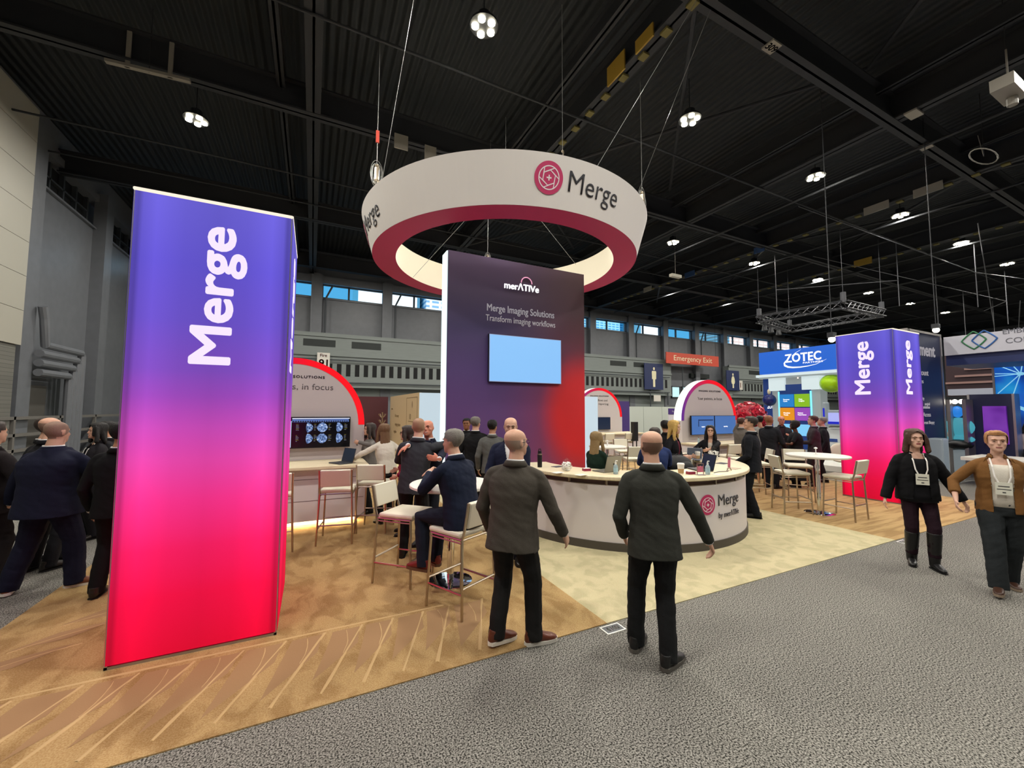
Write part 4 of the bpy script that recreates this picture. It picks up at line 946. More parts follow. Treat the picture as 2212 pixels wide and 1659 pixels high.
for j, (m, dy, z, t) in enumerate((('#1c86d8', .3, 2.05, 'Revenue\nCycle'), ('#8fc81c', -.3, 2.05, 'Data\nInsights'), ('#f29a14', .3, 1.48, 'Practice\nTools'), ('#a04cc4', -.3, 1.48, 'Patient\nExperience'))):
    tl = zp('info_tile', (ZX+.15, ZX+.2, cy+dy-.28, cy+dy+.28, z, z+.53), mat('tile '+m, m, .4, emit=.7))
    text(t, M_tb, zo, (.145, cy+dy-10, z+.27), (0, -1, 0), (0, 0, 1), h=.14, bold=.02)
zp('lower_screen', (ZX+.15, ZX+.2, cy-.55, cy+.5, .85, 1.32), mat('pale cyan display', '#7cc8f4', .3, emit=.9))
text('ZOTEC', M_tb, zo, (-.01, 9.55-10, 4.09), (0, -1, 0), (0, 0, 1), w=1.35, h=.34, bold=.02, space=1.05, thick=.02)
text('PARTNERS', M_tb, zo, (-.01, 9.18-10, 3.845), (0, -1, 0), (0, 0, 1), w=.72, h=.065, bold=.01)
b = bmesh.new(); SW = [(.66, .12, .012), (.72, .02, .03), (.70, -.08, .04), (.58, -.15, .036), (.38, -.19, .03), (.1, -.2, .024), (-.2, -.18, .016), (-.5, -.13, .010), (-.86, .03, .004)]
tube(b, [(0, y, z) for y, z, r in SW], [r for y, z, r in SW], 6, ref=(0, 0, 1)); tube(b, [(0, .40, .30), (0, .25, .42), (0, .05, .52)], [.012, .01, .004], 5)
obj('logo_swoosh', b, M_tb, zo, loc=(-.015, 9.55-10, 3.88))
text('ZOTEC', M_tb, zo, (.28, 11.02-10, 2.05), (0, -1, 0), (0, 0, 1), w=.42, h=.14, bold=.03)
b = bmesh.new()
for yy in [10.55-.1*i for i in range(5)]+[8.45, 8.2, 7.95]: tube(b, [(.5, yy-10, 1.75), (.5, yy-10, 3.3)], .018, 5)
tube(b, [(.5, .6, 1.75), (.5, .1, 1.75)], .02); tube(b, [(.5, -1.4, 1.75), (.5, -2.6, 1.75)], .02)
obj('hanging_rod', b, M_zw, zo)
b = bmesh.new(); ball(b, (.15, 1.05, 2.35), .27, n=20); obj('navy_ball', b, mat('glossy navy', '#0c1a5c', .1), zo, smooth=True)
b = bmesh.new(); ball(b, (.15, 1.05, 2.72), (.1, .06, .13), n=12); obj('ball_ornament', b, mat('cream ornament', '#e8dcb8', .5), zo, smooth=True)
p = aX(1797, 828, ZX+.3); b = bmesh.new(); ball(b, (0, 0, 0), (.4, .4, .36), n=24); tube(b, [(0, 0, .33), (0, 0, 1.0)], .012)
tag(obj('display_ball', b, mat('glossy lime', '#9ccc10', .1), loc=p, smooth=True), 'glossy lime green ball hanging beside the right tower', 'ball')
for yy, m in ((11.0, '#e8a070'), (9.9, '#ffd0b0'), (8.8, '#f0b0a0')):
    b = bmesh.new(); ball(b, (.3, yy-10, 3.26), .06, n=10); obj('spotlight', b, mat('warm bulb '+m, m, .4, emit=3), zo)
# white kiosk with a screen below the ball
o = empty('exhibit_kiosk', (ZX-.5, 7.6, .008), label='white rounded kiosk with a blue pane and a lavender screen beside the right tower', cat='kiosk')
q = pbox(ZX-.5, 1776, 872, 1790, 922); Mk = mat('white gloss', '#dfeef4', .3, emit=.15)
def kp(name, x0, y0, x1, y1, m, d=.08, f=0, **k):
    q = pbox(ZX-.5, x0, y0, x1, y1, d); return obj(name, mb((f, f+d, q[2]-7.6, q[3]-7.6, q[4], q[5])), m, o, **k)
kp('post', 1775, 869, 1787, 922, Mk, .25, bevel=.05); kp('blue_pane', 1778, 882, 1783, 921, mat('strong blue pane', '#0820d8', .3, emit=.6), .02, -.03)
kp('screen_frame', 1783, 886, 1812, 921, Mk, .1, .05, bevel=.03); kp('display', 1788, 892, 1812, 917, mat('lavender display', '#aab0f0', .3, emit=.9), .02, .02); kp('display_bar', 1788, 911, 1812, 917, mat('strong blue pane', '#0820d8', .3, emit=.6), .02, .01)
kp('cabinet', 1776, 925, 1812, 1000, mat('white cabinet', '#cdd3d6', .5), .5, .3); kp('blue_band', 1779, 948, 1800, 956, mat('navy band', '#1c3f8c', .5), .02, .28)
b = bmesh.new(); tube(b, [(-.1, 0, 1.5), (-.1, -.05, 1.72), (-.05, -.3, 1.7), (0, -.4, 1.55)], .07, 8); obj('arm', b, Mk, o)
b = bmesh.new(); box(b, -.2, .1, -.7, -.3, .98, 1.1); tube(b, [(-.1, -.5, 0), (-.1, -.5, .98)], .03); tag(obj('scanner_stand', b, M_black, loc=(ZX-.9, 7.55, .008)), 'black scanner on a stand before the white kiosk', 'stand')
# white lounge chairs and low platform between the tables and the far booths
tag(obj('platform', mb((14.6, 16.4, 5.65, 9.5, .008, .18)), mat('white platform', '#d8d6cc', .5)), 'low white platform behind the right bar stools', 'platform')
def lounge(x, y, rz, lb):
    o = empty('lounge_chair', (x, y, .008), R(rz), label=lb, cat='chair'); b = bmesh.new(); ball(b, (0, 0, .48), (.3, .28, .06), n=16); obj('seat', b, M_pad, o, smooth=True)
    b = bmesh.new(); ball(b, (0, -.24, .72), (.28, .06, .24), n=16); obj('backrest', b, M_pad, o, smooth=True)
    b = bmesh.new(); cyl(b, (0, 0, 0), .22, .02); cyl(b, (0, 0, 0), .03, .46); obj('pedestal', b, M_chrome, o)
lounge(13.6, 6.2, 150, 'white rounded chair behind the far table, beside the right tower'); lounge(14.0, 7.4, 190, 'white rounded chair on the grey base left of the right tower')
tag(obj('display_table', mb((12.9, 14.1, 4.7, 5.4, .66, .74), (13.1, 13.9, 4.8, 5.3, .008, .66)), mat('white table block', '#d4d0c6', .5)), 'white block table beyond the right high table', 'table')
# red petal sculpture
p = pD(1617, 12.6); o = empty('flower_sculpture', (p[0], p[1], .008), label='large ball of glossy red petals behind the standing man at the right', cat='sculpture')
b = bmesh.new(); rn = random.Random(4); Cp = V((0, 0, 1.65))
for i in range(420):
    z = rn.uniform(-.9, 1); a = rn.uniform(0, 2*pi); r = sqrt(1-z*z); d = V((r*cos(a), r*sin(a), z)); ax = d.orthogonal().normalized(); ax.rotate(Matrix.Rotation(rn.uniform(0, 6.28), 3, d)); bx = d.cross(ax)
    c = Cp+d*rn.uniform(.42, .5); s = rn.uniform(.05, .085)
    vs = [b.verts.new(c+ax*s*1.3+d*.03), b.verts.new(c+bx*s*.8-d*.01), b.verts.new(c-ax*s*1.1+d*.03), b.verts.new(c-bx*s*.8-d*.01)]; b.faces.new(vs)
ball(b, Cp, .42, n=16)
obj('petals', b, mat('red petals', '#b00f2c', .25), o, kind='stuff'); b = bmesh.new(); cyl(b, (0, 0, 0), .06, 1.3); cyl(b, (0, 0, 0), .3, .04); obj('stand', b, M_black, o)

# navy tower wall behind the right glowing tower
NX = 16.7
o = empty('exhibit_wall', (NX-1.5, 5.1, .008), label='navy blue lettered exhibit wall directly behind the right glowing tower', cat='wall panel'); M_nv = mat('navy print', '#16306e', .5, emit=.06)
obj('panel', mb((-.6, 1.5, 0, .5, 0, 4.15)), M_nv, o); obj('edge_frame', mb((1.5, 1.58, -.02, .5, 0, 4.17), (-.62, -.55, -.02, .5, 0, 4.17)), M_alu, o)
obj('top_bar', mb((-.5, 1.4, -.04, 0, 4.1, 4.16)), M_alu, o)  # silver bar along the top front of the navy panel
for t, px_, py_, h in (('element', 2009, 758, .34), ('account', 1999, 807, .13), ('services', 1988, 824, .11), ('quality', 1990, 862, .11), ('surgical', 2002, 874, .1), ('solutions', 2002, 880, .08), ('Access', 2004, 896, .12), ('Breast Biopsy', 2012, 914, .12)):
    p = aY(px_, py_, 5.1); bm_, (x0, x1, y0, y1) = text_mesh(t); bm_.free(); w = (x1-x0)/(y1-y0)*h
    text(t, M_tw, o, (min(p.x-(NX-1.5), 1.42)-w/2+.18 if h < .2 else p.x-(NX-1.5)-w/2+.3, -.004, p.z), (1, 0, 0), (0, 0, 1), h=h, bold=.03 if h > .2 or t in ('surgical', 'solutions') else 0)
# white header beam with interlocked squares
o = empty('exhibit_header', (NX+.12, 3.0, 3.6), label='white overhead header with interlocked green and blue squares at the right edge', cat='header'); z0, z1 = aX(2045, 768, NX+.1).z-3.6, aX(2045, 728, NX+.1).z-3.6
obj('beam', mb((0, .5, -2.6, 2.05, z0, z1)), mat('white header face', '#c9cad4', .5), o); obj('blue_soffit', mb((0.1, 2.05, -2.6, 2.05, z0-.3, z0)), mat('navy soffit', '#1c2a5c', .5), o)
p1, p2 = aX(2103, 735, NX+.1), aX(2126, 733, NX+.1)
def sq(c, s, m, nm):
    b = bmesh.new(); pts = [(-.01, c.y-3+s*.95*math.copysign(abs(cos(a))**1.75, cos(a)), c.z-3.6+s*math.copysign(abs(sin(a))**1.75, sin(a))) for a in [i*2*pi/40 for i in range(41)]]
    tube(b, pts, .018, 6); obj(nm, b, m, o)
sq(p1, .25, mat('green line logo', '#2e7a4c', .5), 'green_square'); sq(p2, .25, mat('blue line logo', '#2a62a8', .5), 'blue_square')
a_, b_ = aX(2166, 722, NX+.1), aX(2172, 738, NX+.1); Mi = mat('grey ink', '#686a74', .5)
text('EMBEDDED', Mi, o, (-.004, a_.y-3, a_.z-3.6), (0, -1, 0), (0, 0, 1), h=.13, center=False); text('CONNECT', Mi, o, (-.004, b_.y-3, b_.z-3.6-.05), (0, -1, 0), (0, 0, 1), h=.14, center=False)
# brown slatted canopy and pale beam behind
o = empty('slat_wall', (21, 4.5, 0), label='dark brown slatted feature wall seen under the white header', cat='wall panel')
q = pbox(21, 2040, 770, 2150, 842, .1); obj('backing', mb((0, .1, q[2]-4.5-.6, q[3]-4.5, q[4]-.2, q[5]+.2)), mat('dark brown', '#2e1518', .6), o)
b = bmesh.new()
for i in range(5): zz = q[4]+.25+i*.24; box(b, -.06, 0, q[2]-4.5+.1*i-.4, q[3]-4.5-.25*i, zz, zz+.07)
obj('slat', b, mat('warm slat', '#8a6a60', .5), o)
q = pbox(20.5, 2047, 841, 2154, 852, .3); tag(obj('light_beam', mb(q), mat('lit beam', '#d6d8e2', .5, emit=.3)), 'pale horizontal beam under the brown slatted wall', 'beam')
# blue network screen
NX2 = 19.0; q = pbox(NX2, 2146, 773, 2212, 1010, .1)
o = empty('exhibit_wall', (NX2, q[3], .008), label='bright blue exhibit wall with a pale network pattern at the right edge', cat='wall panel')
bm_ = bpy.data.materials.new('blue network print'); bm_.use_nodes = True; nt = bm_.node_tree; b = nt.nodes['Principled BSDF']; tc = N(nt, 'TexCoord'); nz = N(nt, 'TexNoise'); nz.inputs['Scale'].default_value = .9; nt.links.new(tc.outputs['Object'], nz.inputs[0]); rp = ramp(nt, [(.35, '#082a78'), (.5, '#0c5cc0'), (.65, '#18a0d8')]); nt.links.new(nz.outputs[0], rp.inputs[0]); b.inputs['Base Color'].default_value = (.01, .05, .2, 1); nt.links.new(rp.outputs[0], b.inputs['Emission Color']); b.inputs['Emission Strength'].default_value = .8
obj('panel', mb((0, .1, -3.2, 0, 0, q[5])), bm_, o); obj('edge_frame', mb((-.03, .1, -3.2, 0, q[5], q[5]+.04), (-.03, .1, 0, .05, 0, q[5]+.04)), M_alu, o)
hub = aX(2205, 808, NX2); hb = V((-.02, hub.y-q[3], hub.z)); b = bmesh.new(); ball(b, hb, (.02, .09, .05), n=10)
for x, y in ((2150, 788), (2150, 808), (2148, 814), (2156, 851), (2190, 851), (2172, 773), (2212, 770)):
    e = aX(x, y, NX2); tube(b, [hb, V((-.02, e.y-q[3], e.z))], .012, 4)
e1, e2 = aX(2200, 880, NX2), aX(2212, 890, NX2); tube(b, [(-.02, e1.y-q[3], e1.z), (-.02, e2.y-q[3]-.3, e2.z-.1)], .05, 5)
obj('network_line', b, mat('pale cyan line', '#8fd4f4', .4, emit=.8), o)
# navy kiosk with the violet screen
q = pbox(17.6, 2094, 853, 2196, 1000, .12); o = empty('exhibit_kiosk', (17.6, (q[2]+q[3])/2, .008), label='navy kiosk with a violet draped picture behind the woman in the brown cardigan', cat='kiosk'); w = (q[3]-q[2])/2
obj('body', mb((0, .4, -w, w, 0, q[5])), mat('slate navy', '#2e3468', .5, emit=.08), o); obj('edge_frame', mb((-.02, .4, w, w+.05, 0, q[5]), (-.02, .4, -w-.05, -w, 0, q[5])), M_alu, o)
s_ = pbox(17.6, 2125, 878, 2180, 945, .1); yc = (q[2]+q[3])/2
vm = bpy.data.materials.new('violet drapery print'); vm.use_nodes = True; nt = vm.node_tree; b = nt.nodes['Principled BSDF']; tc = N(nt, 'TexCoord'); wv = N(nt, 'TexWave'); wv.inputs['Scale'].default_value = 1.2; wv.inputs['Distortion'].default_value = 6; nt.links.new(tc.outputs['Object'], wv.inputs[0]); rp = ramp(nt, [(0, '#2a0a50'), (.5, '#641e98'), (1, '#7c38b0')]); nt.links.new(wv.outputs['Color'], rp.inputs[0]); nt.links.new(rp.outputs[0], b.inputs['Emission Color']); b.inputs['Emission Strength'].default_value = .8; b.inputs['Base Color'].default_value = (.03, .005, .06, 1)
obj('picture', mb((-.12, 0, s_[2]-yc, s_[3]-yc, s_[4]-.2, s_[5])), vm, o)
# glass case with a luminous bust
o = empty('display_case', (16.95, 0, .008), label='glass case with a luminous blue bust figure, between the navy walls at the right', cat='display case')
q = pbox(16.95, 2047, 864, 2092, 1000, .5); o.location.y = (q[2]+q[3])/2; w = (q[3]-q[2])/2
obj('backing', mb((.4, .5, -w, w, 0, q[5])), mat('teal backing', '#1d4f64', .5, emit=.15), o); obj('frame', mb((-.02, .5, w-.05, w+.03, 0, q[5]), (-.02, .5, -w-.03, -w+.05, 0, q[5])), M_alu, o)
obj('case_front', mb((0, .01, -w, w, .9, q[5])), gl, o)
zb = aX(2060, 890, 16.95).z; b = bmesh.new(); ball(b, (.25, w*.35, zb), (.12, .13, .17), n=18); obj('bust_head', b, mat('luminous blue', '#2a8cf0', .4, emit=.8), o, smooth=True)
b = bmesh.new(); ball(b, (.25, w*.2, zb-.45), (.15, .32, .28), n=18); ball(b, (.22, w*.1, zb-.8), (.15, .3, .12), n=14); obj('bust_torso', b, mat('luminous cyan', '#52b8cc', .4, emit=.6), o, smooth=True)
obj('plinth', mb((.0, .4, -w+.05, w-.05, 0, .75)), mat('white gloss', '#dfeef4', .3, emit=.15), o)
for i in (-.5, .3):
    b = bmesh.new(); ball(b, (.1, w*i, q[5]-.06), .07, n=8); obj('spotlight', b, mat('white bulb', '#fff8ea', .4, emit=5), o)
b = bmesh.new(); ball(b, (.1, w*.1, .92), (.25, .3, .15), n=16); obj('black_bag', b, M_black, o, smooth=True)
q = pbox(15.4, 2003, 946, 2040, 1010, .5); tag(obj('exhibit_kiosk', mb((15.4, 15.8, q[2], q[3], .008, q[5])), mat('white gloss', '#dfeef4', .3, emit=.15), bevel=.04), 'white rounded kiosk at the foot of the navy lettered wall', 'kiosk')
tag(obj('display_table', mb((14.9, 16.3, 1.6, 4.3, .66, .74), (15.1, 16.1, 1.8, 4.1, .008, .66)), mat('white table block', '#d4d0c6', .5)), 'long white table block behind the two walking women', 'table')
LX, LY = pD(2120, 12.4)
tag(obj('display_table', mb((LX-.5, LX+.5, LY-.7, LY+.7, .98, 1.03), (LX-.05, LX+.05, LY-.05, LY+.05, .008, .98)), mat('white table block', '#d4d0c6', .5)), 'white raised table behind the woman in the brown cardigan', 'table')
laptop((LX, LY+.3, 1.031), 200, mat('pale laptop', '#a8b4dc', .4, emit=.2), 'pale blue laptop lid beside the head of the woman in the brown cardigan')
for i, (px_, D, z, lb) in enumerate(((1705, 12, 5.0, 'warm spotlight over the blue exhibit booth, left of the right tower'), (2022, 13.3, 4.5, 'bright spotlight above the navy wall at the right'))):
    p = pD(px_, D); py_ = 733 if i == 0 else 713; P0 = CAM+ray(px_ if i else 1797, py_)*D
    b = bmesh.new(); ball(b, (0, 0, 0), .09, n=12); o = tag(obj('spotlight', b, mat('white bulb', '#fff8ea', .4, emit=5), loc=P0, smooth=True), lb, 'spotlight')
    b = bmesh.new(); tube(b, [(0, 0, .08), (0, 0, 12.6-P0.z)], .012); box(b, -.1, .1, -.08, .08, .05, .2); obj('housing', b, M_hous, o)
# ================================================================ people
HS = [(0.0, .10, .40, .10), (.05, .17, .43, .0), (.12, .23, .43, -.1), (.2, .27, .425, -.18), (.3, .305, .41, -.28), (.4, .325, .395, -.38), (.5, .335, .385, -.44),
      (.6, .342, .395, -.47), (.7, .342, .385, -.475), (.78, .33, .35, -.46), (.86, .295, .28, -.41), (.92, .235, .19, -.33), (.965, .16, .09, -.22), (.99, .08, .0, -.12)]   # z, half width, front, back in head heights
def head_rings(hh, e=0, n=22, z0=0, z1=2, taper=0):
    out = []
    for z, rx, yf, yb in HS:
        if not z0 <= z <= z1: continue
        e_ = e*(1-taper*min(1, max(0, (.62-z)/.35)))
        c = V((0, (yf+yb)/2*hh, z*hh+(e*.9 if z > .8 else 0)))
        out.append(ring_pts(c, V((1, 0, 0)), V((0, 1, 0)), rx*hh+e_, (yf-yb)/2*hh+e_, n, 2.2))
    return out
def ik(a, b, l1, l2, hint):
    d = b-a; L = min(max(d.length, .05), .995*(l1+l2)); d.normalize(); b = a+d*L
    x = (l1*l1-l2*l2+L*L)/(2*L); y = sqrt(max(l1*l1-x*x, 0)); h = V(hint); h = (h-d*h.dot(d)).normalized()
    return a+d*x+h*y, b
def fold(me, amp, seed=0, sc=(7, 7, 20)):
    me.update(); nn = [v.normal.copy() for v in me.vertices]; s = V((seed, seed*.7, seed*1.3))
    for v, n in zip(me.vertices, nn):
        p = v.co; q = V((p.x*sc[0], p.y*sc[1], p.z*sc[2]+p.x*6))+s
        v.co = p+n*(amp*noise.noise(q)+amp*.5*noise.noise(q*2.1))
def cut(me, fn):
    bm = bmesh.new(); bm.from_mesh(me); bmesh.ops.delete(bm, geom=[f for f in bm.faces if fn(f.calc_center_median())], context='FACES'); bm.to_mesh(me); bm.free()
SKIN = {'light': '#c99c83', 'pale': '#d8ac96', 'tan': '#b07f62', 'dark': '#5c3a2a', 'ruddy': '#c47f66', 'brown': '#8a5c40'}
HAIRC = {'black': '#120f0e', 'dark': '#2a1e18', 'brown': '#4a3226', 'grey': '#76716a', 'blonde': '#c9a45c', 'ash': '#8f7650', 'redblonde': '#a8764a', 'buzz': '#4c4038', 'lightbrown': '#6e5238'}
def cloth(c, bump=.1, var=.05): return mat('cloth '+c, c, .85, bump=bump, scale=110, var=var, spec=.2)
def hand(bm, w, d, pn, side, s=1.0, curl=.35, spread=.12, fist=False):
    """palm, four fingers, thumb; w wrist, d direction, pn palm normal, side = which way the thumb leaves"""
    d = d.normalized(); pn = (pn-d*pn.dot(d)).normalized(); t = d.cross(pn)*side
    L = .092*s; k = w+d*L
    loft(bm, [ring_pts(w-d*.03, t, pn, .027*s, .021*s, 10), ring_pts(w+d*.01, t, pn, .029*s, .019*s, 10), ring_pts(w+d*.05*s, t, pn, .040*s, .016*s, 10), ring_pts(k, t, pn, .041*s, .013*s, 10)])
    for i, (o, l) in enumerate(((.031, .070), (.0105, .080), (-.0105, .074), (-.031, .058))):
        p = k+t*o*s-d*.012; dd = (d+t*(o*spread*25*.3)).normalized(); pts = [p]; c = curl*(1+.15*i)+(.9 if fist else 0); 
        for q, f in enumerate((.45, .32, .23)):
            dd = (dd*cos(c*.75)+pn*sin(c*.75)).normalized(); p = p+dd*l*f*s*1.25; pts.append(p)
        tube(bm, pts, [.0093*s, .0088*s, .008*s, .0065*s], 7)
    p = w+d*.03*s+t*.028*s; dd = (d*.72+t*.62+pn*.25).normalized(); pts = [w+d*.01, p, p+dd*.038*s, p+(dd+d*.35+pn*curl*.6).normalized()*.068*s]
    tube(bm, pts, [.014*s, .0125*s, .0108*s, .008*s], 7)
PERS = []
def person(label, pos, face, h=1.74, mass=1.0, fem=False, vox=.011, skin='light', hair='short', hairc='dark', head=(0, 0, 0), lean=(0, 0), twist=0,
           feet=None, seat=None, hands=None, elbows=None, curl=(.35, .35), pn=(None, None), top='suit', topc='#26282c', bottomc='#1c1d20', shirtc='#e4e2e0', shoec='#18130f', sole=None, open_=None,
           fullness=1.0, sleeve=1.0, glasses=False, badge=False, tie=None, smile=False, balding=None, legw=1.0, boots=None, group=None, skirt=None, lipc='#9c5a50', handpose=None, bare_top=False):
    root = empty('person', (pos[0], pos[1], pos[2] if len(pos) > 2 else .004), R(face-90), label=label, cat='person', group=group)
    W2L = (Matrix.Translation(root.location) @ Matrix.Rotation(R(face-90), 4, 'Z')).inverted()
    k = h/1.75; hh = .132*h; sk = mat('skin '+skin, SKIN[skin], .5, bump=.05, scale=90, spec=.35)
    pel = V((0, 0, .525*h)) if seat is None else V((0, 0, seat+.10))
    u = V((lean[0], lean[1], 1)).normalized(); s = V((cos(R(twist)), sin(R(twist)), 0)); s = (s-u*s.dot(u)).normalized(); f = u.cross(s)
    T = lambda t, x=0, y=0: pel+u*(t*h)+s*x*k+f*y*k
    shw = (.156 if fem else .186)*(.5+.5*mass)*k
    nb = T(.312, 0, -.005)                                   # base of the neck
    sh = [T(.258)+s*(q*shw) for q in (-1, 1)]
    # --- head frame
    hy, hp, hr = head; Mh = Matrix.Translation(nb+u*.036*h*.9+f*.018*k) @ Matrix.Rotation(R(twist+hy), 4, 'Z') @ Matrix.Rotation(R(hp), 4, 'X') @ Matrix.Rotation(R(hr), 4, 'Y')
    # --- limbs
    ft = feet or (((-.10, .0), 0), ((.10, .02), 0)); hips = [pel+s*(q*.085*k)-u*.0 for q in (-1, 1)]
    legs = []
    for q, (fp, lift) in enumerate(((ft[0][0], ft[0][1]), (ft[1][0], ft[1][1]))):
        an = V((fp[0], fp[1], .085*k+(fp[2] if len(fp) > 2 else 0)+lift)); kn, an = ik(hips[q], an, .245*h, .245*h, (.12*(q*2-1), 1, .15)); legs.append((hips[q], kn, an))
    hd = hands or (None, None); arms = []
    for q in (0, 1):
        sg = q*2-1
        if hd[q] is None: tg = sh[q]+V((sg*.075*k*(1 if mass < 1.1 else 1.7), .07, -.30*h))
        elif len(hd[q]) == 4: tg = W2L @ V(hd[q][:3])        # world position
        else: tg = V(hd[q])
        hint = (elbows[q] if elbows and elbows[q] else (sg*.5, -1, -.2)); el, wr = ik(sh[q], tg, .172*h, .150*h, hint); arms.append((sh[q], el, wr))
    # --- body: one continuous skin
    b = bmesh.new(); n_ = len(b.verts)
    loft(b, head_rings(hh))
    for q in (-1, 1): ball(b, (q*.345*hh, -.05*hh, .48*hh), (.035*hh, .075*hh, .125*hh), Matrix.Rotation(R(-12), 3, 'X') @ Matrix.Rotation(R(q*18), 3, 'Z'), n=10)
    tube(b, [(0, .37*hh, .56*hh), (0, .42*hh, .46*hh), (0, .46*hh, .39*hh), (0, .42*hh, .36*hh)], [.032*hh, .045*hh, .065*hh, .05*hh], 8)
    ball(b, (0, .365*hh, .6*hh), (.25*hh, .06*hh, .045*hh), n=12)
    for q in (-1, 1): ball(b, (q*.19*hh, .3*hh, .38*hh), (.10*hh, .09*hh, .09*hh), n=10)
    ball(b, (0, .415*hh, .245*hh), (.11*hh, .04*hh, .024*hh), n=10); ball(b, (0, .41*hh, .205*hh), (.09*hh, .04*hh, .026*hh), n=10); ball(b, (0, .39*hh, .07*hh), (.1*hh, .06*hh, .07*hh), n=10)
    bmesh.ops.transform(b, matrix=Mh, verts=b.verts[:])
    nr = (.050 if fem else .062)*(.6+.4*mass)*k
    tube(b, [nb-u*.04, nb+u*.01, Mh @ V((0, .02*hh, .16*hh)), Mh @ V((0, .0, .34*hh))], [nr*1.25, nr*1.02, nr*.95, nr*.9], 14)
    loft(b, [ring_pts(T(t), s, f, a*h*.82*mass, c*h*.8*mass, 16, 2.3) for t, a, c in ((-.03, .085, .07), (.05, .09, .068), (.12, .08, .06), (.2, .092, .066), (.26, .09, .055), (.3, .05, .04))])
    for q in (0, 1):
        a, e, w = arms[q]; sg = q*2-1
        tube(b, [T(.27), a, a.lerp(e, .5), e, e.lerp(w, .4), w], [x*k*.9 for x in (.045, .045, .038, .036, .035, .024)], 10)
        d = (w-e).normalized(); hv = (w-e)
        if handpose and handpose[q]: d = V(handpose[q]).normalized()
        pv = V(pn[q]) if pn[q] else V((-sg, .1, 0))
        hand(b, w, d, pv, 1 if V(d).cross(pv).dot(V((0, 1, .3))) > 0 else -1, s=k*(.92 if fem else 1.04), curl=curl[q])
        a, e, w = legs[q]; tube(b, [pel+s*(sg*.05), a, a.lerp(e, .5), e, e.lerp(w, .35), w, w-V((0, 0, .03))], [x*k*(.5+.5*mass) for x in (.06, .07, .062, .048, .048, .032, .03)], 10)
    me = remesh(b, vox, 2); me.shade_smooth(); body = link('body', me, None, root)
    lip = mat('lips '+lipc, lipc, .45); hc = mat('hair '+hairc, HAIRC[hairc], .6, bump=.4, scale=120, var=.15, spec=.35)
    stub = mat('stubble '+skin+hairc, tuple_mix(SKIN[skin], HAIRC[hairc], .5), .7, bump=.2, scale=200)
    for m_ in (sk, lip, stub): me.materials.append(m_)
    Mi = Mh.inverted()
    for p in me.polygons:
        c = (Mi @ p.center)/hh
        if c.z > -.2 and c.z < 1.2 and abs(c.x) < .5:
            if c.y > .38 and abs(c.x) < .095 and .185 < c.z < .262: p.material_index = 1
            elif balding and -.6 < c.y < (.16 if balding != 'full' else .33-.4*(c.z-.7 if c.z > .7 else 0)) and .2 < c.z < (.72 if balding == 'sides' else .62 if balding == 'low' else 1.1) and not (abs(c.x) > .335 and -.14 < c.y < .05 and c.z < .62) and (c.z > .28+.55*max(0, c.y+.1) if c.y > -.2 else True): p.material_index = 2
    # --- eyes and brows
    for q in (-1, 1):
        b = bmesh.new(); ball(b, Mh @ V((q*.14*hh, .362*hh, .50*hh)), (.046*hh, .028*hh, .014*hh), Mh.to_3x3(), n=12); ball(b, Mh @ V((q*.14*hh, .396*hh, .50*hh)), (.024*hh, .010*hh, .016*hh), Mh.to_3x3(), n=10, mi=1)
        obj('eye', b, [mat('shaded eye white', '#6c6058', .7), mat('iris', '#1c120c', .2)], root, smooth=True)  # eye white coloured dark to stand in for shade in the sockets
        b = bmesh.new(); tube(b, [Mh @ V((q*x*hh, y*hh, z*hh)) for x, y, z in ((.05, .43, .585), (.13, .43, .615), (.22, .385, .59))], [.018*hh, .02*hh, .01*hh], 6); obj('eyebrow', b, hc if hairc not in ('buzz', 'grey') else mat('hair dark', HAIRC['dark'], .6), root, smooth=True)
    if smile:
        b = bmesh.new(); ball(b, Mh @ V((0, .435*hh, .225*hh)), (.085*hh, .015*hh, .018*hh), Mh.to_3x3(), n=12); obj('teeth', b, mat('teeth', '#e8e0d4', .3), root, smooth=True)
    if glasses:
        b = bmesh.new()
        for q in (-1, 1):
            c = V((q*.15*hh, .46*hh, .5*hh)); tube(b, [Mh @ (c+V((.1*hh*cos(t*pi/8), 0, .075*hh*sin(t*pi/8)))) for t in range(17)], .0022, 5)
            tube(b, [Mh @ V((q*.25*hh, .45*hh, .52*hh)), Mh @ V((q*.36*hh, .2*hh, .53*hh)), Mh @ V((q*.37*hh, -.07*hh, .53*hh))], .0022, 5)
        tube(b, [Mh @ V((-.05*hh, .46*hh, .51*hh)), Mh @ V((.05*hh, .46*hh, .51*hh))], .002, 5); obj('glasses', b, M_black, root)
    # --- hair
    def hairmesh(bm, fn, v=.008, amp=.004, sc=(30, 30, 8)):
        m_ = remesh(bm, v, 6); fold(m_, amp, 3, sc)
        if fn: cut(m_, fn)
        m_.transform(Mh); m_.shade_smooth(); link('hair', m_, hc, root)
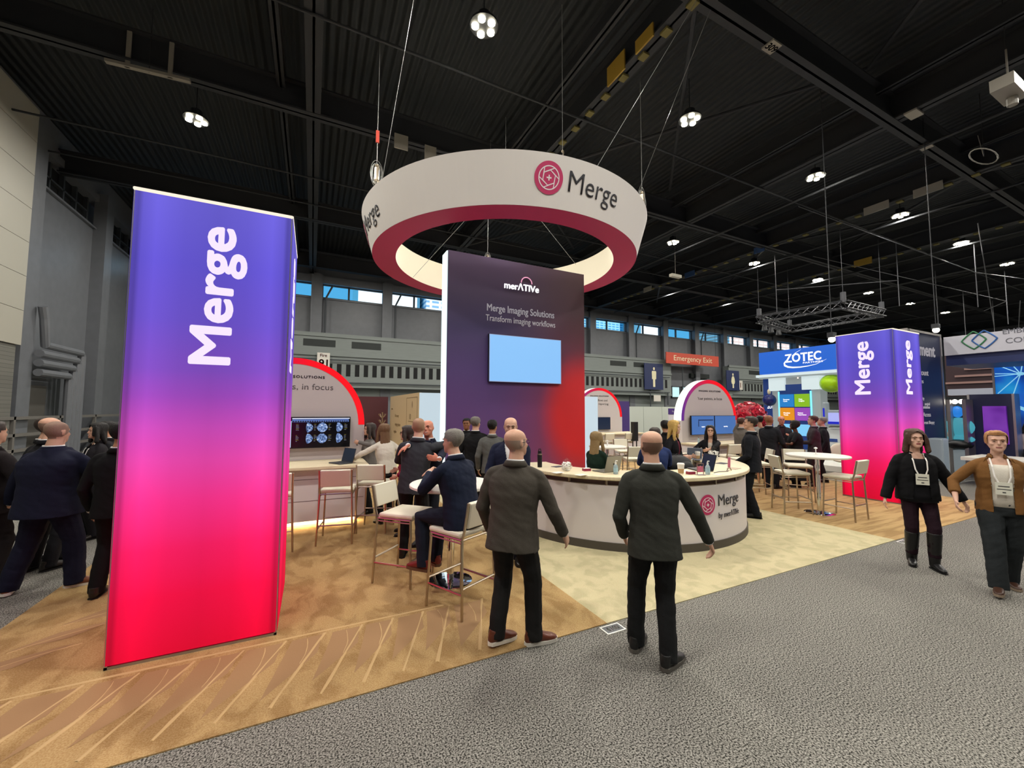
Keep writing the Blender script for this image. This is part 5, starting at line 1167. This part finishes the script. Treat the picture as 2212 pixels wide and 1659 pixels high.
    if hair in ('short', 'long', 'bob', 'updo', 'full'):
        b = bmesh.new(); e = {'short': .012, 'long': .018, 'bob': .02, 'updo': .01, 'full': .022}[hair]*k; rings = head_rings(hh, e, 22, .12 if hair in ('long', 'bob', 'full') else .2, 2, .75 if hair == 'short' else 0)
        loft(b, rings)
        if hair == 'short' and hairc != 'grey': ball(b, (.03*hh, .12*hh, .93*hh), (.24*hh, .24*hh, .10*hh), n=14)
        if hair in ('long', 'bob'):
            L = 1.05 if hair == 'long' else .42; wd_ = 1 if hair == 'long' else 1.14
            loft(b, [ring_pts(V((0, -y*hh, z*hh)), V((1, 0, 0)), V((0, 1, 0)), rx*hh*(wd_ if z < .8 else 1), ry*hh, 16, 2.0) for z, y, rx, ry in ((.88, .08, .26, .28), (.75, .1, .31, .35), (.55, .15, .35, .34), (.3, .2, .385, .28), (0, .27, .39, .21), (-L*.5, .31, .42, .16), (-L*.9, .33, .36, .11), (-L, .33, .2, .06))])
            for q in (-1, 1):
                tube(b, [(q*x*hh*(wd_ if z < .8 else 1), y*hh, z*hh) for x, y, z in ((.18, .08, .86), (.34, .14, .7), (.40, .14, .4), (.42, .12, .1), (.45, .16, -.2*(L/.42 if L < .5 else 1)), (.42, .2, -L*.75))], [x*hh for x in (.10, .10, .11, .13, .14, .06)], 10)
        if hair == 'updo': ball(b, (0, -.5*hh, .7*hh), (.2*hh, .16*hh, .2*hh), n=14); ball(b, (0, .2*hh, .9*hh), (.27*hh, .2*hh, .13*hh), n=14)
        if hair == 'full':
            ball(b, (0, -.1*hh, .62*hh), (.44*hh, .48*hh, .44*hh), n=18)
        if hair in ('long', 'bob', 'full'): fn = lambda c: (c.y > .18*hh and abs(c.x) < (.30*hh if c.z < .72*hh else .30*hh-(c.z-.72*hh)*1.3) and -.3*hh < c.z < .93*hh)
        elif hair == 'updo': fn = lambda c: (c.y > .2*hh and c.z < .80*hh) or (c.z < .4*hh and c.y > -.15*hh) or c.z < .22*hh
        else: fn = lambda c: (c.y > .2*hh and c.z < .82*hh) or (c.z < .5*hh and c.y > -.18*hh) or (c.z < .62*hh and c.y > .02*hh) or c.z < .26*hh
        hairmesh(b, fn)
    elif hair == 'beanie': pass
    # --- clothes
    tc = cloth(topc); bc = cloth(bottomc, .15); fl = fullness
    SEC = {'suit': ((-.085, .116, .088), (-.04, .113, .085), (.03, .106, .078), (.10, .100, .074), (.17, .110, .08), (.225, .117, .074), (.25, .112, .066), (.272, .088, .056), (.298, .052, .048), (.315, .043, .043)),
           'sweater': ((-.035, .100, .078), (.0, .104, .08), (.05, .096, .074), (.11, .088, .070), (.18, .098, .078), (.225, .098, .070), (.262, .082, .058), (.292, .045, .042)),
           'jacketf': ((-.05, .108, .084), (.0, .106, .082), (.06, .098, .076), (.11, .092, .072), (.18, .102, .084), (.225, .100, .074), (.262, .085, .060), (.292, .050, .046)),
           'coat': ((-.05, .125, .1), (.0, .122, .1), (.08, .116, .095), (.16, .113, .09), (.225, .108, .08), (.262, .086, .066), (.295, .054, .05))}[top]
    b = bmesh.new()
    def sec(tt, a, c): return ring_pts(T(tt, 0, (.008 if tt > .1 else 0)), s, f, a*h*mass*fl, c*h*mass*(1.0 if mass < 1.1 else 1.12)*fl, 20, 2.5)
    loft(b, [sec(*x) for x in SEC])
    if seat is not None: pass
    if fem and top != 'coat':
        for q in (-1, 1): ball(b, T(.185, q*.075, .085), (.062*k, .05*k, .06*k), n=12)
    tube(b, [T(.258)-s*shw*1.0, T(.266)-s*shw*.7, T(.277)-s*shw*.3, T(.282), T(.277)+s*shw*.3, T(.266)+s*shw*.7, T(.258)+s*shw*1.0], [x*k for x in (.052, .058, .056, .056, .056, .058, .052)], 12, ref=f)
    sw = {'suit': 1.0, 'sweater': .86, 'jacketf': .9, 'coat': 1.22}[top]*(.55+.45*mass)
    ends = []
    for q in (0, 1):
        a, e, w = arms[q]
        if sleeve < 1:      # short or pushed-up sleeve
            cutp = e.lerp(w, (sleeve-.5)*2) if sleeve > .5 else a.lerp(e, sleeve*2)
            dd_ = (e-a).normalized()*k; pts = [a-dd_*.058, a-dd_*.03, a+dd_*.03]+([e, cutp] if sleeve > .5 else [a.lerp(cutp, .6), cutp]); rr = (.018, .048, .062, .056, .054)
        else: dd_ = (e-a).normalized()*k; pts = [a-dd_*.05, a-dd_*.034, a-dd_*.008, a+dd_*.05, a.lerp(e, .5), e, e.lerp(w, .5), w]; rr = (.018, .038, .052, .060, .058, .053, .048, .042 if top != 'coat' else .046)
        tube(b, pts, [x*k*sw for x in rr], 12)
    me = remesh(b, vox, 9); fold(me, .0055*k, len(PERS)*3.1, (6, 6, 13))
    Ti = Matrix((s, f, u)).to_4x4(); P0 = pel.copy()
    def tor(p): q_ = p-P0; return q_.dot(s)/h, q_.dot(f)/h, q_.dot(u)/h
    if open_:
        def cf(p):
            x, y, z = tor(p); ww = open_(z)
            return y > .018 and abs(x) < ww and z < .30 and z > -.2
        cut(me, cf)
    cut(me, (lambda p: tor(p)[2] < SEC[0][0]+.012 and abs(tor(p)[0]) < .12*mass*fl and (p-(arms[0][2])).length > .1 and (p-arms[1][2]).length > .1 and max((V(arms[0][1])-p).length < .1, (V(arms[1][1])-p).length < .1) == 0))
    me.shade_smooth(); jk = link({'suit': 'jacket', 'sweater': 'sweater', 'jacketf': 'jacket', 'coat': 'coat'}[top], me, tc, root); thick(jk, .007, 0)
    # collar, lapels, pockets
    if top in ('suit', 'jacketf'):
        b = bmesh.new(); loft(b, [ring_pts(nb-u*.018*k, s, f, nr*1.62, nr*1.5, 20), ring_pts(nb+u*.012*k-f*.004, s, f, nr*1.34, nr*1.3, 20), ring_pts(nb+u*.026*k-f*.006, s, f, nr*1.2, nr*1.22, 20)], closed=False)
        if open_: bmesh.ops.delete(b, geom=[x for x in b.faces if (x.calc_center_median()-nb).dot(f) > .02*k and abs((x.calc_center_median()-nb).dot(s)) < .05], context='FACES')
        c_ = obj('collar', b, tc, root, smooth=True); thick(c_, .008, 0)
        if open_:
            for q in (-1, 1):
                b = bmesh.new(); pts = []
                for z in (.30, .27, .23, .18, .13):
                    w_ = open_(z)*h; y = .085*mass if z < .25 else .06; pts.append((T(z, 0, 0)+s*(q*(w_+.002))+f*y*k*1.02*fl, T(z, 0, 0)+s*(q*(w_+(.035 if .15 < z < .29 else .012)*k))+f*(y-.0)*k*1.05*fl))
                pr = None
                for a_, c2 in pts:
                    v = (b.verts.new(a_), b.verts.new(c2))
                    if pr: b.faces.new((pr[0], pr[1], v[1], v[0]))
                    pr = v
                thick(obj('lapel', b, tc, root), .006, 0)
    if shirtc:
        b = bmesh.new(); loft(b, [ring_pts(T(tt, 0, .008), s, f, a*h*mass*fl*.93-.006, c*h*mass*(1.0 if mass < 1.1 else 1.12)*fl*.93-.004, 20, 2.4) for tt, a, c in SEC[(1 if top != 'coat' else 0):-1] ])
        me = bpy.data.meshes.new('shirt'); bmesh.ops.recalc_face_normals(b, faces=b.faces); b.to_mesh(me); b.free(); me.shade_smooth(); link('shirt', me, cloth(shirtc, .1, .02), root)
        if top == 'suit' and not bare_top:
            b = bmesh.new(); loft(b, [ring_pts(nb-u*.0, s, f, nr*1.22, nr*1.2, 20), ring_pts(nb+u*.030*k-f*.004, s, f, nr*1.12, nr*1.14, 20), ring_pts(nb+u*.038*k-f*.006, s, f, nr*1.08, nr*1.12, 20)], closed=False)
            bmesh.ops.delete(b, geom=[x for x in b.faces if (x.calc_center_median()-nb).dot(f) > .03*k and abs((x.calc_center_median()-nb).dot(s)) < .018], context='FACES'); thick(obj('shirt_collar', b, cloth(shirtc, .1, .02), root, smooth=True), .004, 0)
            for q in (0, 1):
                a, e, w = arms[q]; d = (w-e).normalized(); b = bmesh.new(); tube(b, [w-d*.03, w+d*.014], [.034*k, .034*k], 12); obj('cuff', b, cloth(shirtc, .1, .02), root, smooth=True)
    if tie:
        b = bmesh.new(); tube(b, [T(.29, 0, .07), T(.27, 0, .088), T(.2, 0, .125), T(.1, 0, .125)], [.012, .02, .035, .04], 8, ref=s, ry=[.01, .008, .006, .006]); obj('tie', b, cloth(tie, .1), root, smooth=True)
    # trousers
    b = bmesh.new(); lw = legw*(.5+.5*mass); loft(b, [ring_pts(T(t), s, f, a*h*mass, c*h*mass*(1.0 if mass < 1.1 else 1.12), 18, 2.4) for t, a, c in ((.055, .085, .064), (.02, .098, .074), (-.02, .103, .079), (-.055, .09, .075))])
    for q in (0, 1):
        a, e, w = legs[q]; hem = w-V((0, 0, .045*k)) if not boots else w+(e-w)*.15
        tube(b, [a+(a-e).normalized()*.02, a.lerp(e, .3), a.lerp(e, .7), e, e.lerp(w, .35), e.lerp(w, .75), hem], [x*k*lw for x in (.092, .094, .082, .075, .072, .069, .068)], 12)
    me = remesh(b, vox, 3); fold(me, .006*k, len(PERS)*2.3+5, (6, 6, 13)); me.shade_smooth(); link('trousers', me, bc, root)
    if skirt:
        b = bmesh.new(); loft(b, [ring_pts(T(t), s, f, a*h*mass, c*h*mass, 18) for t, a, c in ((.06, .09, .07), (-.03, .115, .095), (-.2, .15, .13), (-.4, .17, .15))]); me = remesh(b, vox, 2); fold(me, .012, 2, (9, 9, 2)); me.shade_smooth(); link('skirt', me, cloth(skirt), root)
    # shoes
    for q in (0, 1):
        w = legs[q][2]; yawf = (ft[q][0][3] if len(ft[q][0]) > 3 else (12*(1-2*q))*-1); pit = ft[q][1]
        base = V((w.x, w.y, w.z-.085*k)); Mx = Matrix.Translation(base) @ Matrix.Rotation(R(-yawf), 4, 'Z') @ Matrix.Rotation(R(-min(55, lift_ang(pit))), 4, 'X')
        S_ = k*(.92 if fem else 1.03); b = bmesh.new()
        R_ = [(-.075, .018, .03), (-.06, .036, .045), (-.01, .039, .05), (.05, .043, .042), (.11, .047, .03), (.165, .04, .022), (.195, .02, .014)]
        loft(b, [ring_pts(V((0, y*S_, (.012+hz)*S_)), V((1, 0, 0)), V((0, 0, 1)), rx*S_, hz*S_, 14, 2.4) for y, rx, hz in R_]); tube(b, [(0, -.03*S_, .05*S_), (0, -.03*S_, .11*S_)], [.04*S_, .042*S_], 12)
        me = remesh(b, .007, 1); me.transform(Mx); me.shade_smooth(); sh_ = link('boot' if boots else 'shoe', me, mat('leather '+shoec, shoec, .4, bump=.1, scale=40), root)
        b = bmesh.new(); loft(b, [[Mx @ V((x*rr*S_, y*S_, z*S_)) for x, y in ((-.045, .12), (-.04, .0), (-.036, -.06), (0, -.083), (.036, -.06), (.04, 0), (.045, .12), (.034, .18), (0, .205), (-.034, .18))] for z, rr in ((0, 1.0), (.028 if sole else .014, 1.06))]); obj('sole', b, mat('sole '+(sole or '#0c0c0c'), sole or '#0c0c0c', .6), sh_, smooth=False)
    if boots:
        for q in (0, 1):
            a, e, w = legs[q]; b = bmesh.new(); tube(b, [e.lerp(w, .12), e.lerp(w, .5), w, w-V((0, 0, .05))], [x*k for x in (.075, .07, .055, .052)], 14); me = remesh(b, .012, 2); me.shade_smooth(); link('boot_shaft', me, mat('leather '+shoec, shoec, .4), root)
    if badge:
        b = bmesh.new(); yb = (.125 if fem else .1)*mass+(.035 if top == 'coat' else .012)
        bp_ = T(.11, .0, yb+.03)
        for q in (-1, 1): tube(b, [T(.302, q*.055, -.03), T(.30, q*.066, .05), T(.25, q*.065, yb-.01), T(.19, q*.058, yb+.02), bp_+s*(q*.035)+u*.075], [.007]*5, 6, ref=s, ry=[.003]*5)
        obj('lanyard', b, mat('white lanyard', '#e8e4de', .6), root)
        Mb_ = Matrix.Translation(bp_+u*.015) @ Matrix((s, f, u)).transposed().to_4x4(); b = bmesh.new(); box(b, -.06, .06, -.002, .004, -.065, .065, M=Mb_); obj('badge', b, mat('white badge', '#e4e4d4', .4), root)
        b = bmesh.new(); box(b, -.04, .04, .004, .006, .02, .028, M=Mb_); box(b, -.05, .05, .004, .006, -.01, -.004, M=Mb_); box(b, -.012, .012, .004, .006, -.045, -.035, M=Mb_); obj('badge_print', b, M_ink, root)
    PERS.append(root); return root, Mh, arms, T
def tuple_mix(a, b, t):
    A = [int(a[1+2*i:3+2*i], 16) for i in range(3)]; B = [int(b[1+2*i:3+2*i], 16) for i in range(3)]
    return '#%02x%02x%02x' % tuple(int(x*(1-t)+y*t) for x, y in zip(A, B))
def lift_ang(z): return z*260 if z > .005 else 0
suitV = lambda z: max(0, (z-.12)*.22) if z > .12 else 0
wide = lambda w0, k_=.0: (lambda z: w0+k_*max(0, z))
# walking pair in the foreground
def at_feet(px_, py_): p = G(px_, py_); return (p.x, p.y)
person('bald man in a dark olive suit and brown shoes walking past the seated man', (1.49, 3.0), 42, 1.735, mass=1.08, vox=.008, skin='light', hair='none', hairc='grey', balding='low', head=(-28, 3, 0), lean=(.02, .06),
       feet=(((-.13, -.02, 0, 30), 0.02), ((.14, .12, 0, 50), .0)), hands=((-.26, .14, .86), (.36, .24, .87)), topc='#46413a', bottomc='#1d1c1b', shoec='#5e2c1a', sole='#e2ddd2', glasses=True, curl=(.3, .25), elbows=((-.6, -1, 0), (.5, -1, -.3)), twist=6)
person('balding man in a charcoal suit striding past the front of the reception counter', (2.40, 2.38), 58, 1.73, mass=1.0, vox=.008, skin='light', hair='none', hairc='dark', balding='low', head=(6, 0, 0), lean=(0, .05),
       feet=(((-.12, .14, 0, 30), .0), ((.07, -.08, 0, 45), .0)), hands=((-.20, .16, .88), (.44, .10, .87)), topc='#33342f', bottomc='#1a1b1c', shoec='#141414', sole='#5a5650', curl=(.4, .7), elbows=((-.6, -1, 0), (.4, -1, -.3)))
# two women walking towards the viewer at the right
person('woman in a black fuzzy jacket and knee boots, walking forward with a badge, right side', (6.80, 2.36), 216, 1.66, fem=True, vox=.008, skin='pale', hair='bob', hairc='brown', top='coat', topc='#0b0b0e', bottomc='#22101a', shirtc='#101014', shoec='#0c0b0d', boots=True, badge=True, mass=.98,
       feet=(((-.09, .1), 0), ((.08, -.02), 0.0)), hands=((-.40, .06, .80), (.34, .06, .74)), open_=lambda z: .035+.06*max(0, .2-z), curl=(.6, .5), lipc='#8e3a40', elbows=((-.5, -1, 0), (.5, -1, 0)), legw=.95, head=(4, 0, 0))
person('woman in a brown cardigan and white top with a badge, walking at the right edge', (6.72, 1.66), 205, 1.68, fem=True, vox=.008, skin='pale', hair='updo', hairc='redblonde', top='jacketf', topc='#74502a', bottomc='#24282a', shirtc='#d9d3c6', shoec='#3c2418', sole='#8a7a68', badge=True, mass=1.04,
       feet=(((-.05, -.14), .0), ((.10, .26), 0)), hands=((-.24, .10, .95), (.36, .22, .92)), open_=lambda z: .045+.02*max(0, z), curl=(.4, .4), sleeve=.8, lipc='#a0625c', legw=1.15, elbows=((-1, -.6, 0), (1, -.6, 0)))
# left group beyond the tower
person('heavy bald man in a navy suit and brown sneakers with his back turned, left', (-2.42, 5.98), 68, 1.75, mass=1.38, vox=.009, skin='light', hair='none', hairc='buzz', balding='full', feet=(((-.30, -.05, 0, -35), 0), ((.18, .12, 0, 55), 0)), hands=((-.50, .10, .86), (.42, .3, .95)), topc='#15182c', bottomc='#14162a', shoec='#6c3a20', sole='#d8d4ca', legw=1.05)
person('man in a black suit half hidden by the left glowing tower, back turned', (-1.78, 5.62), 78, 1.74, vox=.011, skin='tan', hair='short', hairc='black', topc='#101012', bottomc='#101012', feet=(((-.1, -.05), 0), ((.12, .06), 0)), head=(0, 0, 0))
person('man in a black suit with dark hair, turned right behind the heavy man in navy', (-2.98, 7.15), 20, 1.76, mass=1.05, vox=.012, skin='light', hair='short', hairc='dark', topc='#1d1d20', bottomc='#141418', feet=(((-.1, -.1), 0), ((.12, .2), 0)), hands=((-.2, .3, 1.1), (.3, .2, 1.0)))
person('bald man in a dark suit, brow showing behind the heavy man in navy', (-2.80, 6.78), 60, 1.775, vox=.012, skin='light', hair='none', hairc='buzz', balding='sides', topc='#1c1c20', bottomc='#141418')
person('dark haired woman in a dark blazer with a badge, left of the tower', (-2.84, 8.15), 215, 1.66, fem=True, vox=.011, skin='light', hair='bob', hairc='black', top='jacketf', topc='#1c1a1e', bottomc='#16161a', shirtc='#2a2a30', badge=True, hands=((-.12, .26, 1.12), (.14, .28, 1.1)), open_=wide(.03), smile=True)
p = pD(-14, 4.3); person('person in dark clothes cut off by the left edge of the view', p, 60, 1.74, vox=.012, skin='light', hair='short', hairc='dark', topc='#1a1416', bottomc='#1a1416', hands=((-.25, .1, .9), (.30, .25, .98)))
p = pD(236, 6.3); person('dark haired person partly hidden by the left tower, behind the man in black', p, 200, 1.68, vox=.012, skin='tan', hair='short', hairc='black', topc='#17161a', bottomc='#17161a')
# hugging pair
hA = (1.22, 5.36); hB = (1.52, 5.74)
person('man in a charcoal suit with cropped hair, hugging a bald man, back to the viewer', hA, 62, 1.78, mass=1.0, vox=.009, skin='light', hair='none', hairc='lightbrown', balding='full', head=(8, 0, 0), lean=(.05, .1), feet=(((-.13, -.02), 0), ((.12, .0), 0)),
       hands=((-.1, .42, 1.15), (1.86, 5.66, 1.42, 1)), topc='#303136', bottomc='#17171a', shoec='#0f0f10', elbows=((-1, 0, -.5), (1, .4, .2)))
person('smiling bald man in navy, hugging the man in charcoal', hB, 232, 1.74, mass=1.05, vox=.009, skin='ruddy', hair='none', hairc='buzz', head=(8, 6, 8), lean=(.0, .06), feet=(((-.1, 0), 0), ((.1, 0), 0)), smile=True,
       hands=((*pD(950, 5.1), 1.25, 1), (1.08, 5.22, 1.36+.08, 1)), topc='#14182a', bottomc='#14161e', shoec='#0f0f10', elbows=((-1, .2, -.4), (1, .2, .5)), open_=suitV, curl=(.2, .3), handpose=((.9, .15, .08), (.5, .3, -.35)), pn=((0, -1, 0), (0, -.2, -1)))
# seated man in navy at the round table
person('grey haired man in a navy suit, seated at the left round table, seen from behind', (1.36, 3.86), 118, 1.76, mass=1.04, vox=.008, seat=.765, skin='light', hair='short', hairc='grey', head=(10, -4, 0), lean=(.0, .2), feet=(((-.18, .34, .30), 0), ((.05, .42, .27), 0)),
       hands=((-.05, .42, 1.22), (.06, .44, 1.2)), topc='#141b2e', bottomc='#181c2a', shoec='#6e1c18', sole='#5c4030', elbows=((-1, -.2, -.9), (1, -.2, -.9)), curl=(.9, .9))
# behind the left bar
person('woman with long light brown hair in a white sweater, leaning on the left bar counter', (1.16, 7.1), 105, 1.64, fem=True, vox=.009, skin='pale', hair='long', hairc='lightbrown', top='sweater', topc='#cfc9ba', bottomc='#141416', shirtc=None, hands=((-.42, .36, 1.06), (.30, .06, .85)), lean=(-.06, .12), elbows=((-1, .2, -.5), (1, -.6, 0)))
person('dark haired woman in a black and white top, facing left beyond the woman in white', (.98, 7.95), 190, 1.62, fem=True, vox=.011, skin='light', hair='bob', hairc='dark', top='sweater', topc='#6e6a66', bottomc='#1a1a1e', shirtc=None, hands=((-.2, .25, 1.3), (.1, .2, 1.25)))
person('woman with dark hair in a red floral top, facing left behind the hugging pair', (1.34, 6.36), 165, 1.63, fem=True, vox=.009, skin='light', hair='long', hairc='dark', top='sweater', topc='#7c1c34', bottomc='#101014', shirtc=None, hands=((-.26, .12, .92), (.24, .15, .95)), glasses=True)
# by the display wall
person('dark haired man facing forward, mostly hidden near the purple wall', (2.93, 8.1), 240, 1.70, vox=.013, skin='brown', hair='short', hairc='black', topc='#17171a', bottomc='#17171a')
person('grey haired man in a black suit, seen from behind near the purple wall', (2.78, 7.2), 60, 1.75, mass=1.1, vox=.010, skin='light', hair='short', hairc='grey', topc='#151517', bottomc='#121214', head=(-15, 0, 0), glasses=True)
person('black haired man in a grey suit, seen from behind near the purple wall', (2.92, 6.72), 62, 1.70, vox=.010, skin='tan', hair='short', hairc='black', topc='#5f5f5c', bottomc='#2a2a2c', head=(-15, 0, 0))
person('balding man in a navy suit facing forward, behind the man in olive', (2.28, 4.66), 236, 1.79, mass=1.02, vox=.008, skin='light', hair='none', hairc='dark', balding='low', topc='#151a30', bottomc='#15182a', open_=suitV, head=(8, -4, 0), hands=((-.1, .35, 1.05), (.18, .33, 1.05)))
# inside and around the reception counter
person('woman with ash blonde hair in a dark green top, seated inside the counter', (4.05, 5.2), 15, 1.64, fem=True, vox=.009, seat=.66, skin='pale', hair='long', hairc='ash', top='sweater', topc='#12261c', bottomc='#141416', shirtc=None, feet=(((-.1, .35, .2), 0), ((.1, .35, .2), 0)), hands=((-.1, .36, 1.02), (.16, .34, 1.02)))
person('man in a blue jacket seated inside the counter, mostly hidden', (5.02, 4.92), 50, 1.74, vox=.010, seat=.68, skin='light', hair='short', hairc='dark', topc='#2c3a66', bottomc='#20242e', feet=(((-.1, .4, .2), 0), ((.1, .4, .2), 0)), hands=((-.1, .4, 1.1), (.1, .4, 1.1)), glasses=True)
person('black haired person behind the striding man, beside the blonde woman', pD(1436, 8.3), 50, 1.68, vox=.012, skin='tan', hair='short', hairc='black', topc='#121214', bottomc='#141416', fem=True, shirtc='#141416')
person('blonde woman in a black blazer and maroon blouse inside the reception counter', (5.92, 5.42), -68, 1.70, fem=True, vox=.009, skin='pale', hair='long', hairc='blonde', top='jacketf', topc='#121216', bottomc='#141416', shirtc='#5a1628', head=(6, -6, 0), open_=wide(.035), hands=((-.0, .36, 1.08), (.26, .30, 1.08)), smile=True, lean=(0, .08))
person('smiling woman with long black hair in a black blazer, behind the right of the counter', (7.25, 5.62), 214, 1.58, fem=True, vox=.009, skin='light', hair='long', hairc='black', top='jacketf', topc='#131316', bottomc='#141416', shirtc='#b8aca0', open_=wide(.025), hands=((6.42, 5.25, 1.06, 1), (.2, .3, 1.03)), smile=True, elbows=((-1, -.3, -.3), (1, -.5, -.3)), head=(6, 0, 0))
person('man in a black suit standing in profile right of the reception counter', (7.13, 4.70), 110, 1.78, vox=.009, skin='light', hair='short', hairc='dark', topc='#17191f', bottomc='#121419', shoec='#0d0d0e', feet=(((-.1, -.08), 0), ((.08, .1), 0)), hands=((-.2, .2, .95), (.2, .2, .95)), open_=suitV, head=(16, 2, 0), lean=(0, -.02))
# background group at the right
person('bald man in a dark suit with his back turned, left of the blue booth', pD(1660, 10.0), 5, 1.78, vox=.011, skin='brown', hair='none', hairc='buzz', topc='#1e1f24', bottomc='#15161a', shoec='#201a18', hands=((-.1, .35, 1.2), (.2, .3, 1.0)), head=(-8, 4, 0))
person('bald man in a dark jacket facing forward, left of the blue booth', (11.75, 6.85), 225, 1.74, vox=.012, skin='ruddy', hair='none', hairc='buzz', topc='#26262b', bottomc='#1a1a1e', shirtc='#2c1a20', open_=suitV, hands=((-.1, .3, 1.2), (.15, .25, 1.1)))
person('woman with dark curly hair in a black dress, left of the right tower', pD(1716, 10.1), 130, 1.64, fem=True, mass=1.12, vox=.011, skin='dark', hair='full', hairc='black', top='sweater', topc='#0f0f12', bottomc='#0f0f12', shirtc=None, sleeve=.4, skirt='#0e0e11', hands=((-.2, .38, 1.08), (.1, .33, 1.05)))
person('man in a brown grey suit facing left, in the right group', pD(1756, 10.3), 122, 1.76, vox=.011, skin='light', hair='short', hairc='brown', topc='#3b3336', bottomc='#2b2527', shoec='#2a1c16', hands=((-.05, .33, 1.08), (.15, .28, 1.06)))
person('man in a dark suit behind the man in brown grey, at the right', (12.3, 6.1), 120, 1.72, vox=.013, skin='light', hair='short', hairc='grey', topc='#1c1c20', bottomc='#1a1a1e')
p = pD(1640, 11.3); person('man in a light grey shirt before the red petal ball', p, 60, 1.74, vox=.013, skin='tan', hair='short', hairc='black', top='sweater', topc='#8f8f88', bottomc='#26262a', shirtc=None)
p = pD(1600, 10.6); person('man in a grey jacket, hand raised to his face, behind the standing man in black', p, 0, 1.7, vox=.012, skin='light', hair='short', hairc='brown', topc='#6a645e', bottomc='#26262a', hands=((-.05, .22, 1.42), (.2, .3, 1.1)))
p = pD(2218, 11.6); person('dark haired person in a pale pink top seated at the far right edge', p, 200, 1.66, fem=True, seat=.66, vox=.013, skin='brown', hair='bob', hairc='black', top='sweater', topc='#c9b4b8', bottomc='#2a2a30', shirtc=None, feet=(((-.1, .4, .2), 0), ((.1, .4, .2), 0)))
